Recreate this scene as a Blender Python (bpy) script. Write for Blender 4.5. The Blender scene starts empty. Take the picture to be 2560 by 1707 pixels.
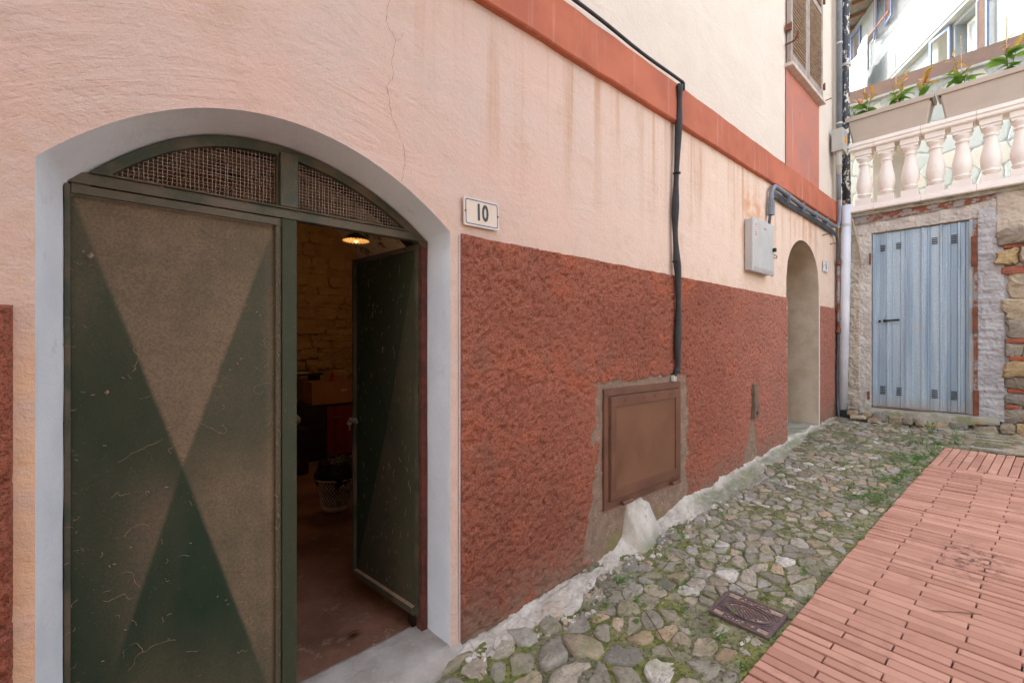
import bpy, math, random
import numpy as np
from mathutils import Vector, Matrix
random.seed(7); np.random.seed(7)
R = math.radians
scene = bpy.context.scene
COL = scene.collection

# ------------------------------------------------------------------ camera
cam_data = bpy.data.cameras.new('camera'); cam = bpy.data.objects.new('camera', cam_data); COL.objects.link(cam)
cam.location = (0, -1.6, 1.3); cam.rotation_euler = (R(90), 0, R(48.32 - 90))
cam_data.sensor_width = 36; cam_data.lens = 16; cam_data.shift_y = 0.00255
cam_data.clip_start = 0.05; cam_data.clip_end = 400
scene.camera = cam
# ------------------------------------------------------------------ sky and sun
SUN_EL, SUN_AZ = 52.0, 96.0            # azimuth: degrees anticlockwise from +X to the sun
world = bpy.data.worlds.new('World'); scene.world = world; world.use_nodes = True
wn = world.node_tree; wn.nodes.clear()
sky = wn.nodes.new('ShaderNodeTexSky'); sky.sky_type = 'NISHITA'; sky.sun_disc = False
sky.sun_elevation = R(SUN_EL); sky.sun_rotation = R(90 - SUN_AZ); sky.dust_density = 3.0; sky.air_density = 1.0
hs = wn.nodes.new('ShaderNodeHueSaturation'); hs.inputs['Saturation'].default_value = 0.5
tint = wn.nodes.new('ShaderNodeMix'); tint.data_type = 'RGBA'; tint.blend_type = 'MULTIPLY'
tint.inputs[0].default_value = 1.0; tint.inputs[7].default_value = (1.04, 1.0, 0.955, 1)
bg = wn.nodes.new('ShaderNodeBackground'); bg.inputs['Strength'].default_value = 0.15
wo = wn.nodes.new('ShaderNodeOutputWorld')
wn.links.new(sky.outputs[0], hs.inputs['Color']); wn.links.new(hs.outputs[0], tint.inputs[6])
wn.links.new(tint.outputs[2], bg.inputs['Color']); wn.links.new(bg.outputs[0], wo.inputs['Surface'])
sd = bpy.data.lights.new('sun', 'SUN'); sd.energy = 2.0; sd.angle = R(0.5); sd.color = (1.0, 0.95, 0.87)
sun = bpy.data.objects.new('sun', sd); COL.objects.link(sun)
sv = Vector((math.cos(R(SUN_EL)) * math.cos(R(SUN_AZ)), math.cos(R(SUN_EL)) * math.sin(R(SUN_AZ)), math.sin(R(SUN_EL))))
sun.rotation_euler = sv.to_track_quat('Z', 'Y').to_euler(); sun.location = (-4, 8, 12)
scene.view_settings.view_transform = 'Standard'; scene.view_settings.look = 'None'
scene.view_settings.gamma = 1.0; scene.view_settings.use_curve_mapping = False
scene.view_settings.exposure = 2.66
scene.cycles.max_bounces = 10; scene.cycles.diffuse_bounces = 6
scene.cycles.use_denoising = True

# ------------------------------------------------------------------ numpy noise
def _hash(ix, iy, s):
    h = (ix.astype(np.int64) * 374761393 + iy.astype(np.int64) * 668265263 + s * 974634777) & 0xffffffff
    h = ((h ^ (h >> 13)) * 1274126177) & 0xffffffff
    h = h ^ (h >> 16)
    return (h & 0xffff) / 65535.0
def vn(x, y, s=0):
    x = np.asarray(x, float); y = np.asarray(y, float)
    ix = np.floor(x); iy = np.floor(y); fx = x - ix; fy = y - iy
    fx = fx * fx * (3 - 2 * fx); fy = fy * fy * (3 - 2 * fy)
    a = _hash(ix, iy, s); b = _hash(ix + 1, iy, s); c = _hash(ix, iy + 1, s); d = _hash(ix + 1, iy + 1, s)
    return (a + (b - a) * fx) * (1 - fy) + (c + (d - c) * fx) * fy
def fbm(x, y, s=0, o=4):
    t = 0; a = 1; n = 0
    for i in range(o):
        t = t + a * vn(x * 2 ** i, y * 2 ** i, s + i * 17); n += a; a *= .5
    return t / n
def lerp(a, b, t): return a + (b - a) * t
def sstep(a, b, x): t = np.clip((x - a) / (b - a), 0, 1); return t * t * (3 - 2 * t)
GP = [(-60, -2.2), (-6, -.45), (-1, -.12), (1, -.02), (2, .06), (3, .15), (4, .21), (5, .27), (6, .32), (7, .36), (9, .4), (60, 1)]
GX = np.array([p[0] for p in GP]); GZ = np.array([p[1] for p in GP])
def g(x): return np.interp(x, GX, GZ)

# ------------------------------------------------------------------ mesh helpers
WORLD = {}
def prop(o, label=None, cat=None, group=None, kind=None):
    if label: o['label'] = label
    if cat: o['category'] = cat
    if group: o['group'] = group
    if kind: o['kind'] = kind
    return o
def empty(name, loc, label=None, cat=None, group=None, parent=None):
    o = bpy.data.objects.new(name, None); COL.objects.link(o); o.empty_display_size = .1
    w = Vector(loc)
    if parent is not None:
        o.parent = parent; o.location = w - WORLD[parent]
    else: o.location = w
    WORLD[o] = w
    return prop(o, label, cat, group)
class M:
    def __init__(s): s.v = []; s.f = []; s.tone = []; s.mi = []; s.cur = .5; s.curm = 0
    def add(s, vs, fs):
        b = len(s.v); s.v += [tuple(map(float, p)) for p in vs]; s.tone += [s.cur] * len(vs)
        s.f += [tuple(b + i for i in f) for f in fs]; s.mi += [s.curm] * len(fs); return s
    def box(s, a, b):
        x0, y0, z0 = [min(p, q) for p, q in zip(a, b)]; x1, y1, z1 = [max(p, q) for p, q in zip(a, b)]
        return s.hexa([(x0, y0), (x1, y0), (x1, y1), (x0, y1)], z0, z1)
    def hexa(s, poly, z0, z1):
        n = len(poly)
        A = sum(poly[i][0] * poly[(i + 1) % n][1] - poly[(i + 1) % n][0] * poly[i][1] for i in range(n))
        if A < 0: poly = poly[::-1]
        vs = [(x, y, z0) for x, y in poly] + [(x, y, z1) for x, y in poly]
        fs = [tuple(range(n))[::-1], tuple(range(n, 2 * n))] + [(i, (i + 1) % n, (i + 1) % n + n, i + n) for i in range(n)]
        return s.add(vs, fs)
    def obox(s, c, ax, ay, az):                      # oriented box, half axes
        c, ax, ay, az = map(Vector, (c, ax, ay, az))
        vs = [c + ax * i + ay * j + az * k for k in (-1, 1) for j in (-1, 1) for i in (-1, 1)]
        return s.add(vs, [(0, 2, 3, 1), (4, 5, 7, 6), (0, 1, 5, 4), (2, 6, 7, 3), (0, 4, 6, 2), (1, 3, 7, 5)])
    def tube(s, pts, r, n=8, cap=True):
        P = [Vector(p) for p in pts]; k = len(P)
        rr = r if isinstance(r, (list, tuple)) else [r] * k
        t0 = (P[1] - P[0]).normalized(); up = Vector((0, 0, 1)) if abs(t0.z) < .9 else Vector((1, 0, 0))
        nrm = t0.cross(up).normalized(); vs = []
        for i in range(k):
            t = (P[min(i + 1, k - 1)] - P[max(i - 1, 0)]).normalized()
            nrm = (nrm - t * nrm.dot(t)).normalized(); b = t.cross(nrm)
            for j in range(n):
                a = 2 * math.pi * j / n
                vs.append(P[i] + (nrm * math.cos(a) + b * math.sin(a)) * rr[i])
        fs = [(i * n + j, i * n + (j + 1) % n, (i + 1) * n + (j + 1) % n, (i + 1) * n + j) for i in range(k - 1) for j in range(n)]
        if cap: fs += [tuple(range(n))[::-1], tuple(range((k - 1) * n, k * n))]
        return s.add(vs, fs)
    def lathe(s, prof, c=(0, 0), n=20, sq=None):
        vs = [(c[0] + r * math.cos(2 * math.pi * j / n), c[1] + r * math.sin(2 * math.pi * j / n), z) for r, z in prof for j in range(n)]
        k = len(prof)
        fs = [(i * n + j, i * n + (j + 1) % n, (i + 1) * n + (j + 1) % n, (i + 1) * n + j) for i in range(k - 1) for j in range(n)]
        fs += [tuple(range(n))[::-1], tuple(range((k - 1) * n, k * n))]
        return s.add(vs, fs)
    def grid(s, X, Y, Z, flip=False):
        X, Y, Z = np.broadcast_arrays(X, Y, Z); a, b = X.shape
        I = np.arange(a * b).reshape(a, b)
        vs = np.stack([X, Y, Z], -1).reshape(-1, 3)
        q = np.stack([I[:-1, :-1], I[1:, :-1], I[1:, 1:], I[:-1, 1:]], -1).reshape(-1, 4)
        if flip: q = q[:, ::-1]
        base = len(s.v); s.v += vs.tolist(); s.tone += [s.cur] * len(vs); s.f += (q + base).tolist(); s.mi += [s.curm] * len(q)
        return s
    def build(s, name, mat=None, parent=None, smooth=False, attr=None, origin=None, bevel=0, **kw):
        V = np.array(s.v, float).reshape(-1, 3)
        o_ = Vector(origin) if origin is not None else Vector(((V[:, 0].min() + V[:, 0].max()) / 2, (V[:, 1].min() + V[:, 1].max()) / 2, V[:, 2].min()))
        V = V - np.array(o_)
        me = bpy.data.meshes.new(name); nf = len(s.f)
        tot = np.array([len(f) for f in s.f]); loops = np.concatenate([np.array(f) for f in s.f]) if not s._uniform() else np.array(s.f).reshape(-1)
        me.vertices.add(len(V)); me.vertices.foreach_set('co', V.ravel())
        me.loops.add(len(loops)); me.loops.foreach_set('vertex_index', loops.astype(np.int32))
        me.polygons.add(nf); st = np.zeros(nf, np.int32); st[1:] = np.cumsum(tot)[:-1]
        me.polygons.foreach_set('loop_start', st)
        if smooth: me.polygons.foreach_set('use_smooth', np.ones(nf, bool))
        else: me.polygons.foreach_set('use_smooth', np.zeros(nf, bool))
        if isinstance(mat, (list, tuple)):
            for m_ in mat: me.materials.append(m_)
            me.polygons.foreach_set('material_index', np.array(s.mi, np.int32))
        elif mat: me.materials.append(mat)
        me.update(calc_edges=True)
        at = me.attributes.new('tone', 'FLOAT', 'POINT'); at.data.foreach_set('value', np.array(attr if attr is not None else s.tone, float).ravel())
        ob = bpy.data.objects.new(name, me); COL.objects.link(ob)
        if parent is not None: ob.parent = parent; ob.location = o_ - WORLD[parent]
        else: ob.location = o_
        WORLD[ob] = o_
        if bevel:
            md = ob.modifiers.new('bevel', 'BEVEL'); md.width = bevel; md.segments = 2; md.limit_method = 'ANGLE'
        return prop(ob, kw.get('label'), kw.get('cat'), kw.get('group'), kw.get('kind'))
    def _uniform(s):
        n = len(s.f[0]); return all(len(f) == n for f in s.f) if len(s.f) < 2000 else (len(s.f[-1]) == n and all(len(f) == n for f in s.f))
def smooth_path(pts, k=6):
    P = [Vector(p) for p in pts]; out = []
    for i in range(len(P) - 1):
        p0, p1, p2, p3 = P[max(i - 1, 0)], P[i], P[i + 1], P[min(i + 2, len(P) - 1)]
        for j in range(k):
            t = j / k
            out.append(.5 * ((2 * p1) + (p2 - p0) * t + (2 * p0 - 5 * p1 + 4 * p2 - p3) * t * t + (3 * p1 - p0 - 3 * p2 + p3) * t ** 3))
    return out + [P[-1]]
def text_mesh(txt, size, name, mat, parent, mtx, sx=1.0, extrude=.0005, bold=0.0, **kw):
    c = bpy.data.curves.new(name, 'FONT'); c.body = txt; c.size = size; c.extrude = extrude; c.offset = bold
    c.align_x = 'CENTER'; c.align_y = 'CENTER'; c.resolution_u = 3
    t = bpy.data.objects.new(name, c); COL.objects.link(t)
    dg = bpy.context.evaluated_depsgraph_get()
    me = bpy.data.meshes.new_from_object(t.evaluated_get(dg)); bpy.data.objects.remove(t); bpy.data.curves.remove(c)
    me.transform(Matrix.Diagonal((sx, 1, 1, 1))); me.name = name
    me.materials.clear(); me.materials.append(mat)
    W_ = mtx.translation.copy(); rot = mtx.to_3x3().to_4x4(); me.transform(rot)
    o = bpy.data.objects.new(name, me); COL.objects.link(o)
    o.parent = parent; o.location = W_ - WORLD[parent]; WORLD[o] = W_
    return prop(o, kw.get('label'))
def frame_mtx(origin, ex, ey):
    ex = Vector(ex).normalized(); ey = Vector(ey).normalized(); ez = ex.cross(ey)
    m = Matrix((ex, ey, ez)).transposed().to_4x4(); m.translation = Vector(origin); return m

# ------------------------------------------------------------------ material helpers
class N:
    def __init__(s, name):
        s.m = bpy.data.materials.new(name); s.m.use_nodes = True; s.t = s.m.node_tree; s.t.nodes.clear()
        s.out = s.t.nodes.new('ShaderNodeOutputMaterial'); s.b = s.t.nodes.new('ShaderNodeBsdfPrincipled')
        s.t.links.new(s.b.outputs[0], s.out.inputs[0]); s.g = s.t.nodes.new('ShaderNodeNewGeometry').outputs['Position']
        s.h = None
    def _in(s, sock, v):
        if isinstance(v, bpy.types.NodeSocket): s.t.links.new(v, sock)
        elif isinstance(v, (tuple, list)) and len(v) == 3 and sock.type == 'RGBA': sock.default_value = (*v, 1)
        else: sock.default_value = v
    def map(s, scale=(1, 1, 1), loc=(0, 0, 0), rot=(0, 0, 0), vec=None):
        n = s.t.nodes.new('ShaderNodeMapping'); s.t.links.new(vec or s.g, n.inputs[0])
        n.inputs['Scale'].default_value = scale; n.inputs['Location'].default_value = loc; n.inputs['Rotation'].default_value = rot
        return n.outputs[0]
    def noise(s, scale, detail=5, rough=.55, vec=None, dist=0):
        n = s.t.nodes.new('ShaderNodeTexNoise'); s.t.links.new(vec or s.g, n.inputs['Vector'])
        n.inputs['Scale'].default_value = scale; n.inputs['Detail'].default_value = detail
        n.inputs['Roughness'].default_value = rough; n.inputs['Distortion'].default_value = dist
        return n.outputs['Fac']
    def voro(s, scale, feature='F1', vec=None, rnd=1.0):
        n = s.t.nodes.new('ShaderNodeTexVoronoi'); n.feature = feature; s.t.links.new(vec or s.g, n.inputs['Vector'])
        n.inputs['Scale'].default_value = scale; n.inputs['Randomness'].default_value = rnd
        return n.outputs['Distance']
    def math(s, op, a, b=0, c=0):
        n = s.t.nodes.new('ShaderNodeMath'); n.operation = op; s._in(n.inputs[0], a); s._in(n.inputs[1], b); s._in(n.inputs[2], c); return n.outputs[0]
    def rng(s, v, a, b, c=0., d=1.):
        n = s.t.nodes.new('ShaderNodeMapRange'); n.interpolation_type = 'SMOOTHSTEP'; s._in(n.inputs[0], v)
        for i, x in enumerate((a, b, c, d)): s._in(n.inputs[1 + i], x)
        return n.outputs[0]
    def mix(s, f, a, b, mode='MIX'):
        n = s.t.nodes.new('ShaderNodeMix'); n.data_type = 'RGBA'; n.blend_type = mode
        s._in(n.inputs[0], f); s._in(n.inputs[6], a); s._in(n.inputs[7], b); return n.outputs[2]
    def attr(s, name='tone'):
        n = s.t.nodes.new('ShaderNodeAttribute'); n.attribute_name = name; return n.outputs['Fac']
    def xyz(s):
        n = s.t.nodes.new('ShaderNodeSeparateXYZ'); s.t.links.new(s.g, n.inputs[0]); return n.outputs
    def nz(s):
        n = s.t.nodes.new('ShaderNodeNewGeometry'); k = s.t.nodes.new('ShaderNodeSeparateXYZ'); s.t.links.new(n.outputs['True Normal'], k.inputs[0]); return k.outputs[2]
    def bump(s, h, strength=.5, dist=.01):
        n = s.t.nodes.new('ShaderNodeBump'); n.inputs['Strength'].default_value = strength; n.inputs['Distance'].default_value = dist
        s._in(n.inputs['Height'], h)
        if s.h is not None: s.t.links.new(s.h, n.inputs['Normal'])
        s.h = n.outputs[0]; s.t.links.new(s.h, s.b.inputs['Normal'])
    def fin(s, col, rough=.85, metal=0, spec=.3):
        s._in(s.b.inputs['Base Color'], col); s._in(s.b.inputs['Roughness'], rough); s._in(s.b.inputs['Metallic'], metal)
        s.b.inputs['Specular IOR Level'].default_value = spec; return s.m
def simple(name, c1, c2=None, scale=20, rough=.7, metal=0, bs=80, b=.15, bd=.003, spec=.4, stretch=(1, 1, 1)):
    n = N(name); c2 = c2 or tuple(x * .75 for x in c1); v = n.map(stretch)
    f = n.rng(n.noise(scale, 6, .6, v), .35, .65)
    if b: n.bump(n.noise(bs, 4, .6, v), b, bd)
    return n.fin(n.mix(f, c1, c2), n.rng(n.noise(scale * 2, 3), .3, .7, rough - .08, rough + .08), metal, spec)

# peach plaster of the house
def mat_plaster():
    n = N('peach_plaster'); x, y, z = n.xyz()
    c = n.mix(n.rng(n.noise(2.2, 5, .6), .3, .7), (.66, .455, .375), (.61, .47, .40))
    c = n.mix(n.rng(x, 1.0, 4.0), c, (.76, .575, .46))  # lighter to the right: the brighter daylight there is painted into the colour
    blot = n.rng(n.noise(5.5, 7, .65), .52, .72)
    c = n.mix(n.math('MULTIPLY', blot, .45), c, (.52, .37, .26))
    upper = n.math('GREATER_THAN', z, 3.04)
    c = n.mix(upper, c, n.mix(n.rng(n.noise(3, 5), .3, .7), (.71, .61, .52), (.67, .57, .48)))
    st = n.noise(1.0, 5, .6, n.map((9, 9, .35)), .2)                # rain streaks running down from the string course
    st2 = n.noise(1.0, 3, .5, n.map((3.2, 3.2, .5), (4, 0, 1)))
    zf = n.math('MULTIPLY', n.rng(z, 1.85, 2.75), n.rng(z, 3.04, 2.9)); xf = n.rng(x, .7, 1.3)
    m1 = n.math('MULTIPLY', n.math('MULTIPLY', n.rng(st, .47, .68), zf), n.math('MULTIPLY', xf, n.rng(st2, .3, .6)))
    c = n.mix(n.math('MULTIPLY', m1, .8), c, (.46, .24, .12))
    low = n.math('MULTIPLY', n.rng(z, 2.0, 1.7), n.rng(n.noise(14, 4), .4, .65))
    c = n.mix(n.math('MULTIPLY', low, .3), c, (.55, .36, .2))
    # rusty weeps round the meter box
    r1 = n.math('MULTIPLY', n.math('MULTIPLY', n.rng(x, 3.95, 4.2), n.rng(x, 4.65, 4.4)), n.math('MULTIPLY', n.rng(z, 1.8, 2.6), n.rng(z, 2.75, 2.5)))
    r2 = n.math('MULTIPLY', n.math('MULTIPLY', n.rng(x, 5.1, 5.4), n.rng(x, 6.3, 5.9)), n.rng(z, 2.2, 2.75))
    rr = n.math('MULTIPLY', n.math('MAXIMUM', r1, n.math('MULTIPLY', r2, n.rng(st, .4, .6))), n.rng(n.noise(9, 4), .35, .6))
    c = n.mix(n.math('MULTIPLY', rr, .75), c, (.62, .27, .11))
    # ochre tide by the cellar door, lower left
    oc = n.math('MULTIPLY', n.math('MULTIPLY', n.rng(x, .2, -.1), n.rng(z, 1.45, 1.1)), n.rng(n.noise(6, 4), .3, .6))
    c = n.mix(n.math('MULTIPLY', oc, .5), c, (.80, .46, .2))
    arc = n.noise(2.6, 7, .66, n.map((1, 1, 2.0), rot=(0, .35, 0)), .7)
    rx = n.math('SUBTRACT', x, .47); rz = n.math('SUBTRACT', z, .95)
    rad_ = n.math('SQRT', n.math('ADD', n.math('MULTIPLY', rx, rx), n.math('MULTIPLY', rz, rz))); an_ = n.math('ARCTAN2', rz, rx)
    cb_ = n.t.nodes.new('ShaderNodeCombineXYZ'); n.t.links.new(n.math('MULTIPLY', an_, 2.2), cb_.inputs[0]); n.t.links.new(n.math('MULTIPLY', rad_, 26), cb_.inputs[1])
    tro = n.noise(1.0, 5, .6, cb_.outputs[0], .6); tm = n.math('MULTIPLY', n.math('MULTIPLY', n.rng(rad_, 1.9, 1.15), n.rng(z, 1.7, 1.95)), n.rng(n.noise(1.7, 3), .38, .6))
    n.bump(n.math('MULTIPLY', tro, tm), .7, .011)
    n.bump(arc, .42, .03); n.bump(n.noise(46, 5, .65), .6, .008); n.bump(n.noise(170, 3, .6), .5, .003)
    return n.fin(c, .92, 0, .15)
def mat_dado():
    n = N('rough_red_render'); x, y, z = n.xyz(); a = n.attr()
    big = n.noise(1.3, 6, .6)
    c = n.mix(n.rng(big, .3, .7), (.45, .155, .095), (.33, .115, .072))
    c = n.mix(n.rng(n.noise(3.1, 5, .6), .52, .7), c, (.50, .15, .08))
    c = n.mix(n.rng(x, 3.1, 5.0, 0, .6), c, (.52, .235, .18))
    spk = n.rng(n.noise(135, 3, .75), .50, .58)
    c = n.mix(n.math('MULTIPLY', spk, .72), c, (.12, .05, .038))
    c = n.mix(n.math('MULTIPLY', n.rng(n.voro(150), .20, .10), .5), c, (.66, .42, .33))
    c = n.mix(n.math('MULTIPLY', n.rng(n.noise(4.5, 6), .55, .72), .4), c, (.22, .13, .09))
    low = n.math('MULTIPLY', n.rng(n.math('SUBTRACT', z, n.math('MULTIPLY', x, .07)), .22, -.06), n.rng(n.noise(7, 5), .3, .6))
    c = n.mix(n.math('MULTIPLY', low, .75), c, (.25, .17, .12))
    bare = n.mix(n.rng(n.noise(16, 6, .65), .35, .65), (.36, .235, .165), (.24, .17, .125))
    bare = n.mix(n.rng(n.noise(60, 3), .6, .75), bare, (.5, .4, .33))
    moss = n.math('MULTIPLY', n.rng(z, .25, .08), n.rng(x, 2.05, 2.25))
    moss = n.math('MULTIPLY', moss, n.rng(x, 2.9, 2.7))
    bare = n.mix(n.math('MULTIPLY', moss, .8), bare, (.2, .2, .05))
    c = n.mix(a, c, bare)
    n.bump(n.noise(95, 5, .75), 1.0, .010); n.bump(n.noise(300, 2, .6), .6, .003)
    return n.fin(c, .95, 0, .1)
PLASTER = mat_plaster(); DADO = mat_dado()
def mat_course(name='terracotta_paint', up=(.50, .155, .09), dn=(.40, .125, .075)):
    n = N(name); c = n.mix(n.rng(n.noise(2.5, 6, .6), .35, .65), up, dn)
    st = n.noise(1, 4, .6, n.map((14, 14, .8)))
    c = n.mix(n.math('MULTIPLY', n.rng(st, .55, .75), .45), c, (.62, .33, .24))
    c = n.mix(n.math('MULTIPLY', n.rng(n.noise(6, 5), .58, .75), .5), c, (.30, .14, .10))
    n.bump(n.noise(50, 5, .6), .35, .005); return n.fin(c, .85, 0, .2)
COURSE = mat_course(); PANEL = mat_course('faded_terracotta_paint', (.50, .185, .13), (.42, .18, .14))
def mat_white(name, c1, c2, dirt=(.4, .36, .3)):
    n = N(name); c = n.mix(n.rng(n.noise(4, 5), .35, .65), c1, c2)
    c = n.mix(n.math('MULTIPLY', n.rng(n.noise(13, 6, .7), .58, .75), .3), c, dirt)
    n.bump(n.noise(22, 5, .6), .3, .01); n.bump(n.noise(140, 2), .15, .002); return n.fin(c, .8, 0, .25)
REVEAL = mat_white('pale_grey_blue_paint', (.72, .75, .78), (.66, .69, .73))
REVEAL2 = mat_white('beige_distemper', (.60, .49, .37), (.48, .37, .26), (.26, .18, .11))
def mat_door():
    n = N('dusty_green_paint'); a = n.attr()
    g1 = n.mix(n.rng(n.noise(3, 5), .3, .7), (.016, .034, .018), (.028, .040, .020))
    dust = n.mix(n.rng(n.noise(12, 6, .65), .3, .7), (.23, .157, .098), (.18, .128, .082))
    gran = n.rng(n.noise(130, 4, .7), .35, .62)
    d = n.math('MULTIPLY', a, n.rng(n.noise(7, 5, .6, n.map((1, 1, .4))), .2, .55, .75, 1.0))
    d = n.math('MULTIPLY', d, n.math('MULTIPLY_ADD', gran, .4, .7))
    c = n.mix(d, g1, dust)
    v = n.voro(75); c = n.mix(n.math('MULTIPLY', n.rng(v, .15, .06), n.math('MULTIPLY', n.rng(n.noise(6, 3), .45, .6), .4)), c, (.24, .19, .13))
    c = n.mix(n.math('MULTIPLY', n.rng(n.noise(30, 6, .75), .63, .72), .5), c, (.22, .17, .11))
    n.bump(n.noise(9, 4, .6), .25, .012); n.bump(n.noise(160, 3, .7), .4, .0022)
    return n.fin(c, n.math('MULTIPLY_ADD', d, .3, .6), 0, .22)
DOOR = mat_door()
GREENF = simple('green_frame_paint', (.040, .050, .028), (.115, .088, .055), 9, .6, 0, 120, .3, .003)
MESHM = simple('dusty_wire', (.42, .34, .28), (.52, .43, .36), 60, .9)
RED_OX = simple('red_oxide_paint', (.16, .045, .03), (.09, .03, .02), 20, .6)
BROWNM = simple('brown_painted_steel', (.155, .066, .033), (.195, .086, .045), 3.5, .45, .1, 40, .12, .004)
BROWND = simple('dark_brown_steel', (.12, .05, .028), (.17, .07, .04), 6, .5, .1, 40, .12, .004)
BLACKC = simple('black_conduit', (.018, .018, .02), (.035, .034, .034), 15, .6)
GREYC = simple('grey_pvc_conduit', (.20, .22, .25), (.15, .17, .20), 8, .45)
DARKGREY = simple('dark_grey_cable', (.07, .08, .095), (.045, .05, .06), 8, .5)
WHITEP = simple('white_pvc', (.68, .69, .73), (.58, .59, .63), 3, .4, b=.03)
def mat_flaky():
    n = N('flaking_black_paint'); f = n.rng(n.noise(26, 5, .65, n.map((1, 1, .55)), .4), .55, .59)
    n.bump(f, .5, .003); return n.fin(n.mix(f, n.mix(n.noise(9), (.018, .019, .026), (.045, .047, .058)), (.62, .57, .5)), .5, 0, .5)
FLAKY = mat_flaky()
PLASTICG = simple('light_grey_plastic', (.50, .49, .47), (.46, .45, .43), 5, .5, b=.05)
PLASTICD = simple('warm_grey_plastic', (.42, .40, .36), (.37, .35, .32), 5, .5, b=.05)
ORANGE = simple('orange_sticker', (.8, .38, .03), (.75, .33, .03), 5, .5, b=0)
BLACK = simple('black_plastic', (.012, .012, .013), (.02, .02, .02), 9, .4)
BLACKINK = simple('black_enamel', (.015, .012, .014), (.02, .016, .018), 9, .35, b=0)
BLUEINK = simple('blue_enamel', (.014, .075, .28), (.012, .06, .24), 9, .3, b=0)
ENAMEL = simple('cream_enamel', (.66, .54, .42), (.62, .50, .38), 9, .35, b=0)
ENAMELW = simple('white_enamel', (.72, .72, .72), (.66, .66, .66), 9, .3, b=0)
REDINK = simple('red_print', (.6, .06, .03), (.55, .05, .03), 9, .4, b=0)
RUST = simple('rusty_steel', (.14, .05, .03), (.24, .09, .045), 14, .85, .1, 70, .6, .006)
def mat_rustflake():
    n = N('rusted_flaking_steel'); f = n.rng(n.noise(11, 6, .7), .46, .54)
    n.bump(n.noise(30, 5, .7), .6, .008); return n.fin(n.mix(f, n.mix(n.noise(22), (.16, .055, .03), (.28, .1, .05)), (.30, .27, .25)), .85, 0, .3)
RUSTF = mat_rustflake()
def mat_galv():
    n = N('galvanised_steel'); v = n.voro(70, 'F1')
    c = n.mix(n.rng(v, .1, .6), (.50, .60, .68), (.40, .50, .58))
    c = n.mix(n.rng(n.noise(1, 4, .6, n.map((6, 14, .5))), .4, .65), c, (.28, .37, .46))
    c = n.mix(n.math('MULTIPLY', n.rng(n.noise(5, 6), .58, .72), .35), c, (.45, .43, .40))
    x, y, z = n.xyz(); c = n.mix(n.math('MULTIPLY', n.rng(z, .72, .55), .5), c, (.40, .36, .30))
    n.bump(n.noise(90, 2), .12, .002); return n.fin(c, n.rng(v, 0, .6, .38, .55), .35, .5)
GALV = mat_galv()
def mat_rough(name, c1, c2, c3, sc=6, bd=.02, fine=90, moss=0):
    n = N(name); c = n.mix(n.rng(n.noise(sc, 6, .65), .32, .68), c1, c2)
    c = n.mix(n.math('MULTIPLY', n.rng(n.noise(sc * 4, 5, .7), .55, .72), .6), c, c3)
    if moss:
        c = n.mix(n.math('MULTIPLY', n.rng(n.noise(sc * .8, 6, .6, n.map(loc=(3, 1, 2))), .48, .62), moss), c, (.16, .19, .05))
    n.bump(n.noise(sc * 5, 6, .7), .6, bd); n.bump(n.noise(fine, 4, .7), .5, .005); return n.fin(c, .95, 0, .15)
CEMENT = mat_rough('rough_beige_render', (.63, .58, .52), (.47, .43, .39), (.72, .67, .62))
CEMENTG = mat_rough('grey_cement_render', (.50, .49, .49), (.40, .39, .40), (.58, .57, .56), 5)
CEMENTO = mat_rough('ochre_stained_render', (.58, .49, .39), (.43, .37, .30), (.62, .46, .25), 4)
MOSSY = mat_rough('mossy_concrete', (.46, .43, .36), (.34, .32, .26), (.55, .52, .46), 6, moss=.6)
LIME = None
def mat_lime():
    n = N('limewashed_mortar'); x, y, z = n.xyz(); a = n.attr()     # tone: 0 at the wall, 1 at the foot
    c = n.mix(n.rng(n.noise(7, 6, .6), .35, .65), (.66, .60, .52), (.50, .44, .37))
    c = n.mix(n.rng(n.noise(2.2, 4), .52, .66), c, (.50, .42, .33))
    c = n.mix(n.math('MULTIPLY', n.rng(n.noise(26, 6, .7), .56, .66), .5), c, (.28, .24, .2))
    grime = n.math('MULTIPLY', n.rng(a, .05, .45), n.rng(n.noise(5, 6, .65), .28, .5))
    side = n.math('MAXIMUM', n.rng(x, 2.9, 3.2), n.math('MULTIPLY', n.math('MULTIPLY', n.rng(x, 1.9, 2.15), n.rng(x, 2.75, 2.5)), n.rng(a, .45, .95)))
    c = n.mix(n.math('MULTIPLY', n.math('MULTIPLY', grime, side), .9), c, n.mix(n.rng(n.noise(11, 5), .4, .6), (.23, .24, .13), (.26, .25, .20)))
    crk = n.rng(n.voro(7, 'DISTANCE_TO_EDGE', n.map((1, 1.6, 1))), .012, .0); c = n.mix(n.math('MULTIPLY', crk, n.rng(n.noise(3), .45, .55)), c, (.16, .14, .11))
    n.bump(n.noise(20, 7, .7), .8, .02); n.bump(n.noise(100, 4, .7), .8, .005); return n.fin(c, .93, 0, .15)
LIME = mat_lime()
def mat_bed():
    n = N('mossy_joint_mortar'); x, y, z = n.xyz()
    c = n.mix(n.rng(n.noise(9, 6, .65), .35, .65), (.30, .275, .20), (.16, .145, .10))
    near = n.rng(x, 4.2, 1.6, .42, 1.0)
    m = n.math('MULTIPLY', n.rng(n.noise(2.6, 6, .6), .38, .56), near)
    c = n.mix(n.math('MULTIPLY', m, .85), c, n.mix(n.rng(n.noise(20, 5), .35, .65), (.24, .25, .055), (.10, .135, .03)))
    c = n.mix(n.math('MULTIPLY', n.rng(n.noise(48, 5, .75), .48, .60), .75), c, (.06, .058, .03))
    c = n.mix(n.rng(n.noise(90, 4, .7), .62, .68), c, (.46, .43, .36))
    n.bump(n.noise(35, 6, .7), .7, .01); n.bump(n.noise(160, 3, .7), .6, .004); return n.fin(c, .97, 0, .1)
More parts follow.
